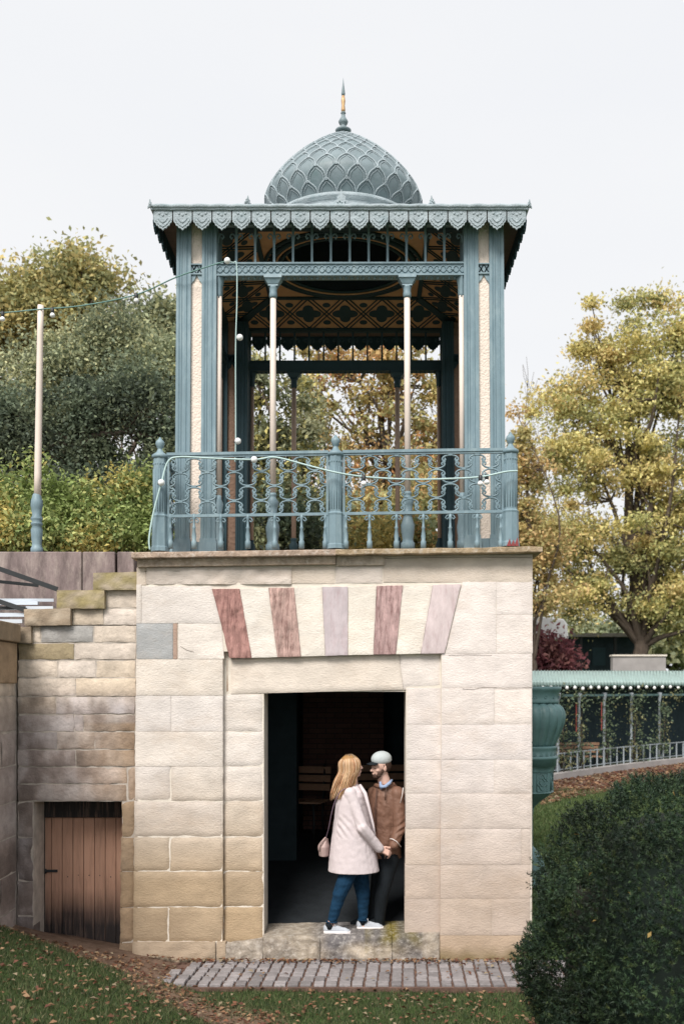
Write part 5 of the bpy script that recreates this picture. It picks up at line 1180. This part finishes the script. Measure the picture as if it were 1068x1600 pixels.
# ---------- woman
wm=thing('person',(XW(552,9.42),9.42,zs),'woman with long blond hair in a pale pink coat, blue jeans and grey sneakers','person','couple in the doorway')
pw_=lambda px,py,Y:W(px,py,Y)
mb=MB(); wf=Vector((.92,.38,.10))
hc_=pw_(550,1199,9.45); P,T,e,k=head(mb,hc_,wf,(-.12,0,1),.97)
J=dict(nk=pw_(550,1226,9.46),ch=pw_(551,1248,9.46),wa=pw_(550,1290,9.46),pe=pw_(551,1335,9.46),hn=pw_(550,1348,9.38),hf=pw_(560,1348,9.54),kn=pw_(530,1399,9.37),kf=pw_(567,1400,9.53),an=pw_(515.5,1450,9.36),af=pw_(567,1446,9.53),
 sn=pw_(547,1239,9.32),sf=pw_(557,1239,9.60),en=pw_(566,1294,9.29),ef=pw_(578,1290,9.62),wn=pw_(594,1327,9.36),wf=pw_(596,1324,9.60))
mb.cap(P(0,-.01,-.05),J['nk'],.048,.055); mb.loft([(J['nk'].x,J['nk'].y,J['nk'].z-.02,.045,.05),(J['ch'].x,J['ch'].y,J['nk'].z-.08,.08,.12),(J['ch'].x,J['ch'].y,J['ch'].z-.05,.10,.14),(J['wa'].x,J['wa'].y,J['wa'].z,.09,.12),(J['pe'].x,J['pe'].y,J['pe'].z,.11,.155),(J['pe'].x,J['pe'].y,J['pe'].z-.10,.09,.14)][::-1],24,.3)
for a,b,r0,r1 in (('sn','en',.046,.036),('en','wn',.036,.025),('sf','ef',.046,.036),('ef','wf',.036,.025),('hn','kn',.082,.055),('kn','an',.052,.034),('hf','kf',.082,.055),('kf','af',.052,.034)): mb.cap(J[a],J[b],r0,r1)
mb.cap(J['ch']+Vector((0,-.05,.02)),J['sn']+Vector((0,.03,-.02)),.045,.04); mb.cap(J['ch']+Vector((0,.05,.02)),J['sf'],.045,.04)
hand(mb,J['wn']+Vector((.012,.005,-.010)),(.85,.25,-.42),(-.2,.75,-.55),1,.55,.92); hand(mb,J['wf'],(.8,.1,-.6),(0,-1,0),-1,.5,.92)
for a,dx in(('an',.13),('af',.13)): mb.cap(J[a]+Vector((-.01,0,-.055)),J[a]+Vector((dx,-.01,-.07)),.032,.026)
blob(mb,'body',M['skin'],wm,.0045,2)
# coat
mb=MB(); secs=[]; s_=9.46/F
for y,a,b,ry in((1225.5,540,559,.07),(1230,536,563,.11),(1236,531,568,.155),(1243,527.5,571,.180),(1256,524,573,.185),(1280,521.5,577,.185),(1310,517.5,583,.195),(1340,514,589.5,.21),(1361,512,593,.22)):
    secs.append((XW((a+b)/2,9.46),9.46,ZW(y,9.46),(b-a)/2*s_,ry))
mb.loft(secs[::-1],32)
for a,b,r0,r1 in((J['sn']+Vector((0,.01,-.01)),J['en']+Vector((0,-.01,0)),.060,.054),(J['en']+Vector((0,-.02,0)),J['wn']+Vector((-.012,0,.01)),.056,.046),(J['sf'],J['ef'],.066,.056),(J['ef'],J['wf'],.054,.044)): mb.cap(a,b,r0,r1)
def coatd(p):
    f=.006*nz(p.x*1.0,p.y,p.z*.35,9)+.003*nz(p.x,p.y,p.z,22)
    if p.z>J['wa'].z-.1: f+=.004*math.sin((p.z+p.x*1.3)*70+3*nz(p.x,p.y,p.z,5))*max(0,1-abs(p.z-J['en'].z)/.16)*(1 if p.y<9.34 else 0)
    n=Vector((p.x-XW(551,9.46),p.y-9.46,0)).normalized(); return p+n*f
ct=blob(mb,'coat',M['coat'],wm,.006,3,coatd)
mb=MB(); mb.tube([pw_(562,1227,9.40),pw_(570,1240,9.33),pw_(576,1262,9.315),pw_(583,1290,9.31),pw_(586,1306,9.31)],[.014,.018,.015,.010,.006],8); build(mb,'lapel',M['coat'],ct)
# jeans
mb=MB()
for a,b,r0,r1 in(('hn','kn',.094,.068),('hf','kf',.094,.068)): mb.cap(J[a],J[b],r0,r1)
for a,b in(('kn','an'),('kf','af')): q=J[a].lerp(J[b],.74); mb.cap(J[a],q,.064,.045)
mb.loft([(J['pe'].x,J['pe'].y,J['pe'].z-.14,.10,.15),(J['pe'].x,J['pe'].y,J['pe'].z,.13,.18),(J['pe'].x,J['pe'].y,J['pe'].z+.1,.12,.16)],24)
jd=lambda p:p+Vector((.004*nz(p.x,p.y,p.z,26),.006*nz(p.x*.6,p.y,p.z*1.6,18),0))
jn=blob(mb,'jeans',M['jeans'],wm,.006,2,jd)
for a,b,l in(('kn','an',1),('kf','af',2)):
    q=J[a].lerp(J[b],.83); mb=MB()
    for i in range(26):
        an=i/26*6.283; p=q+Vector((.047*math.cos(an),.047*math.sin(an),.012)); mb.tube([p,p+Vector((random.uniform(-.006,.006),0,-random.uniform(.015,.035)))],.0028,4)
    mb.tube([q+Vector((.050*math.cos(t),.050*math.sin(t),.006)) for t in np.linspace(0,6.28,17)],.006,5); build(mb,'frayed_hem',M['coat'] if False else M['jeans'],jn)
def shoe(parent,an,yaw,L,mU,mS,sock=None):
    c_,s_n=math.cos(yaw),math.sin(yaw); g=zs+.004; b=Vector((an.x,an.y,0))
    T_=lambda x,y,z:Vector((b.x+x*c_-y*s_n,b.y+x*s_n+y*c_,g+z))
    prof=[(-.060,.026,.0),(-.045,.036,0),(0,.037,0),(.06,.041,0),(.12,.045,0),(.165,.040,0),(.195,.022,0)]
    pts=[(x*L,w_) for x,w_,_ in prof]+[(x*L,-w_) for x,w_,_ in prof[::-1]]
    m1=MB(); m1.prism([T_(x,w_,0) for x,w_ in pts],(0,0,.026))
    m2=MB()
    m2.cap(T_(-.03,0,.040),T_(.14*L,0,.030),.034,.027); m2.cap(T_(-.03,0,.040),T_(-.03,0,.052),.036,.034); m2.cap(T_(-.005,0,.062),T_(.10*L,0,.038),.030,.026); m2.ell(T_(.155*L,0,.026),(.034,.036,.018),None)
    s=blob(m2,'shoe',mU,parent,.005,2); so_=build(m1,'sole',mS,s,bevel=.006)
    m3=MB()
    for i in range(4):
        x=.035+.022*i; z=.090-.55*(x-.02); m3.tube([T_(x,-.024,z-.012),T_(x+.004,0,z),T_(x,.024,z-.012)],.0035,5)
    for q in(-1,1): m3.tube([T_(.03,0,.088),T_(.042,q*.022,.102),T_(.05,q*.034,.078)],.003,5)
    build(m3,'laces',mS,s)
    if sock: m4=MB(); m4.lathe((an.x-.004,an.y,g),[(.036,.04),(.042,.075),(.040,.092),(.034,.095)],14); build(m4,'sock',sock,parent)
shoe(wm,J['an']+Vector((0,0,0)),-.10,1.0,M['shoe'],M['rubber'],M['black']); shoe(wm,J['af'],-.02,1.0,M['shoe'],M['rubber'],M['black'])
# hair: cap of hair plus many strands
mb=MB(); PT=P
mb.ell(PT(0,-.022,.035),(.088,.100,.092),e,20,14)
mb.loft([(XW(541,9.45),9.45,ZW(1238,9.45),.075,.085),(XW(543,9.45),9.45,ZW(1222,9.45),.085,.10),(XW(544,9.45),9.45,ZW(1205,9.45),.088,.10),(XW(546,9.45),9.45,ZW(1192,9.45),.08,.09)],20)
hm=remesh(mb,.007,3); q=MB(); q.v=[tuple(p) for p in hm[0]]; q.f=hm[1]; q.sm=[True]*len(hm[1]); q.c=[(.36,.20,.08)]*len(q.v); hr_=build(q,'hair',M['blond'],wm)
mb=MB(); rd=random.Random(4)
for i in range(420):
    a=rd.uniform(-2.35,2.35)+math.pi*1.5      # around the head, leaving the face free (local y is forward)
    r1=rd.uniform(.9,1.08)
    top=PT(.02*math.cos(a)+rd.uniform(-.01,.01),-.015+.03*math.sin(a),.125+rd.uniform(-.004,.004)); m1=PT(.088*math.cos(a)*r1,-.02+.100*math.sin(a)*r1,.065); m2=PT(.094*math.cos(a)*r1,-.025+.105*math.sin(a)*r1,-.02)
    end=PT(.09*math.cos(a)*r1+rd.uniform(-.015,.015),-.055+.10*math.sin(a)*r1+rd.uniform(-.03,.02),-.02); L_=rd.uniform(.16,.28)*(1.0 if math.sin(a)<0 else .72)
    end.z-=L_; end.x-=.045*L_/.25; mid=m2.lerp(end,.5)+Vector((rd.uniform(-.012,.008),rd.uniform(-.01,.01),0))
    pth=catmull([top,m1,m2,mid,end],4); c=rd.choice([(.50,.31,.17),(.58,.40,.24),(.36,.20,.10),(.46,.24,.13),(.68,.50,.33)]); mb.col=c
    o_=len(mb.v); mb.tube(pth,[.004]*(len(pth)-4)+[.0035,.003,.002,.0008],4)
    dk=[Vector(c)*(.42 if j<3*4 else 1.0) for j in range(len(mb.v)-o_)]
    mb.c[o_:]=[tuple(v_) for v_ in dk]
build(mb,'hair_strands',M['blond'],hr_)
# shoulder bag
bg=thing('shoulder_bag',tuple(pw_(504,1337,9.5)),'small blush leather bag hanging behind the woman in the pale coat','bag')
mb=MB(); mb.ell(pw_(505,1325,9.5),(.055,.10,.062),None,20,14); mb.loft([(XW(506,9.5),9.5,ZW(1337,9.5),.05,.10),(XW(506,9.5),9.5,ZW(1322,9.5),.055,.11),(XW(509,9.5),9.5,ZW(1312,9.5),.02,.08)],16); blob(mb,'pouch',M['bag'],bg,.006,2)
mb=MB(); mb.tube([pw_(500,1330,9.42),pw_(500,1318,9.40),pw_(508,1309,9.42),pw_(512,1312,9.44)],.008,6); build(mb,'flap_edge',M['bag'],bg)
mb=MB(); mb.tube(catmull([pw_(508,1313,9.44),pw_(513,1295,9.36),pw_(518,1270,9.30),pw_(524,1250,9.285),pw_(533,1236,9.30),pw_(545,1230,9.36)],5),.0035,6); build(mb,'strap',M['strap'],bg)
# ---------- man
mn=thing('person',(XW(600,9.6),9.6,zs+.01),'bearded man in a brown jacket and pale grey cap, leaning on the right door jamb','person','couple in the doorway')
mb=MB(); mf=Vector((-.86,-.50,-.10)); P,T,e,k=head(mb,pw_(593.5,1199,9.58),mf,(.10,.02,1),1.0)
J=dict(nk=pw_(601,1225,9.61),ch=pw_(603,1255,9.63),pe=pw_(603,1332,9.63),hl=pw_(609,1342,9.58),hr=pw_(596,1342,9.68),kl=pw_(596,1397,9.56),kr=pw_(588,1397,9.68),al=pw_(591,1450,9.62),ar=pw_(580,1449,9.72),
 sl=pw_(620,1240,9.55),sr=pw_(584,1240,9.70),el=pw_(624,1294,9.50),er=pw_(582,1294,9.66),wl=pw_(613,1323,9.44),wr=pw_(590,1322,9.58))
mb.cap(P(0,-.01,-.06),J['nk'],.058,.062); yw=.35
def mloft(k_,mb):
    rows=[(1224,600,.06,.08),(1232,602,.12,.10),(1242,603,.150,.12),(1262,602,.150,.13),(1290,601,.135,.12),(1322,602,.14,.12),(1340,603,.14,.12)]
    mb.loft([(XW(px,9.63),9.63,ZW(py,9.63),rx*k_,ry*k_) for py,px,rx,ry in rows][::-1],28,-.35)
mloft(.88,mb)
for a,b,r0,r1 in(('sl','el',.048,.038),('el','wl',.038,.028),('sr','er',.048,.038),('er','wr',.038,.028),('hl','kl',.082,.056),('kl','al',.054,.036),('hr','kr',.082,.056),('kr','ar',.054,.036)): mb.cap(J[a],J[b],r0,r1)
hand(mb,J['wl']+Vector((-.012,0,-.012)),(-.80,-.10,-.50),(.2,.5,.8),-1,.75,1.0); hand(mb,J['wr'],(-.5,-.2,-.8),(-1,0,.2),1,.6)
for a in('al','ar'): mb.cap(J[a]+Vector((.01,0,-.05)),J[a]+Vector((-.13,-.03,-.065)),.034,.03)
blob(mb,'body',M['skin'],mn,.0045,2)
mb=MB(); mloft(1.06,mb)
mb.cap(J['sl'],J['el'],.070,.062); mb.cap(J['el'],J['wl']+Vector((.01,0,.012)),.062,.045); mb.cap(J['sr'],J['er'],.068,.06); mb.cap(J['er'],J['wr'],.058,.045)
mb.tube([pw_(600+14*math.cos(t),1229+3*math.sin(t)-(3 if math.sin(t)>0 else 0),9.62-.09*math.sin(t)) for t in np.linspace(-.4,math.pi+.4,12)],.020,10)
mb.tube([pw_(612,1226,9.66),pw_(618,1232,9.70),pw_(610,1236,9.74),pw_(600,1230,9.72)],.03,10)
def jk(p):
    f=.007*nz(p.x*1.2+p.z*.9,p.y,p.z*1.1-p.x,13)+.005*(abs(nz(p.x+p.z*.8,p.y,p.z-p.x*.5,21))-.3)
    d_=abs(p.z-J['el'].z); 
    if p.x>XW(612,9.6): f+=.005*math.sin((p.z*1.0-p.x*.5)*95+4*nz(p.x,p.y,p.z,6))*max(0,1-d_/.18)
    n=Vector((p.x-XW(602,9.63),p.y-9.63,0)).normalized(); return p+n*f
jc=blob(mb,'jacket',M['jacket'],mn,.0055,2,jk)
mb=MB(); mb.tube([pw_(629.5,1231,9.47),pw_(628,1243,9.465),pw_(624.5,1257,9.475)],.004,6); build(mb,'shoulder_piping',M['trim'],jc); mb=MB(); mb.tube([pw_(609,1311,9.415),pw_(613,1311.5,9.405),pw_(619,1315,9.405),pw_(626,1323.5,9.44)],.0045,6); build(mb,'cuff_piping',M['trim'],jc)
mb=MB(); mb.tube([pw_(604,1229,9.49),pw_(602,1238,9.475),pw_(601.5,1251,9.47)],.0045,5); mb.tube([pw_(588.5,1231,9.52),pw_(586,1262,9.49),pw_(587,1300,9.50)],.005,5); build(mb,'drawstring',mat('dark_cord',(.07,.035,.025),.7,.1,9,0,9),jc)
mb=MB(); mb.loft([(J['pe'].x,J['pe'].y,J['pe'].z-.12,.11,.13),(J['pe'].x,J['pe'].y,J['pe'].z,.135,.125),(J['pe'].x,J['pe'].y,J['pe'].z+.08,.13,.12)],24)
for a,b,r0,r1 in(('hl','kl',.092,.068),('kl','al',.068,.048),('hr','kr',.092,.068),('kr','ar',.068,.048)): mb.cap(J[a],J[b].lerp(J[a],.05 if a[0]=='k' else 0),r0,r1)
blob(mb,'trousers',M['black'],mn,.007,2)
shoe(mn,J['al'],math.pi+.2,1.05,M['black'],M['black']); shoe(mn,J['ar'],math.pi+.1,1.05,M['black'],M['black'])
mb=MB(); mb.tube([pw_(594,1225,9.53),pw_(597,1230,9.50),pw_(602,1229,9.49),pw_(608,1224,9.50),pw_(612,1219,9.56)],[.010,.016,.017,.016,.010],8); mb.tube([pw_(594,1222,9.53),pw_(594,1229,9.51),pw_(596,1233,9.52)],.012,8); build(mb,'shirt_collar',M['shirt'],mn)
# beard, hair, brows, lashes, cap
def onface(mb,pts,r): mb.tube([P(*q) for q in pts],r,6)
mb=MB(); 
mb.ell(P(0,.050,-.080),(.037*k,.037*k,.030*k),e,16,12); 
for q in(-1,1): mb.cap(P(q*.050,.040,-.055),P(q*.067,.004,-.020),.022,.013); mb.cap(P(q*.067,.004,-.02),P(q*.074,-.002,.02),.012,.008); mb.cap(P(q*.006,.087,-.045),P(q*.026,.076,-.056),.004,.005)
mb.cap(P(-.046,.045,-.068),P(.046,.045,-.068),.022,.022)
blob(mb,'beard',M['hair'],mn,.004,1,lambda p:p+Vector((nz(p.x,p.y,p.z,90),nz(p.y,p.z,p.x,90),nz(p.z,p.x,p.y,90)))*.003)
mb=MB(); mb.ell(P(0,-.03,.02),(.078,.088,.085),e,18,12); ho=blob(mb,'hair',M['hair'],mn,.006,1)
mb=MB()
for q in(-1,1): onface(mb,[(q*.014,.086,.026),(q*.030,.082,.031),(q*.048,.066,.027)],.0026)
build(mb,'eyebrows',M['hair'],mn)
mb=MB()
for q in(-1,1): onface(mb,[(q*.018,.078,.002),(q*.030,.0785,-.002),(q*.043,.068,.002)],.0014)
build(mb,'eyelashes',M['hair'],mn)
mb=MB(); mb.ell(P(0,-.020,.078),(.088,.104,.076),e,24,16); mb.ell(P(0,-.024,.060),(.087,.102,.030),e,24,12); cp=blob(mb,'cap',M['cap'],mn,.006,3)
mb=MB(); pts=[]
for i in range(13):
    t=math.pi*i/12; pts.append((.075*math.cos(t),.062+.075*math.sin(t),.056-.012*math.sin(t)-.012*abs(math.cos(t))))
pts2=[(.078*math.cos(math.pi*i/12),.060,.062-.02*abs(math.cos(math.pi*i/12))) for i in range(12,-1,-1)]
Q=[P(*a) for a in pts]; C_=[P(*a) for a in pts2[::-1]]; U_=(T@Vector((0,0,1)))*.006
vs=Q+C_+[p+U_ for p in Q+C_]; n=13; fs=[]
for i in range(n-1): fs+=[(i,i+1,n+i+1,n+i)[::-1],(2*n+i,2*n+i+1,3*n+i+1,3*n+i),(i,i+1,2*n+i+1,2*n+i)]
mb.add(vs,fs,True); build(mb,'visor',M['black'],cp)  # visor coloured black for the shadow on its underside
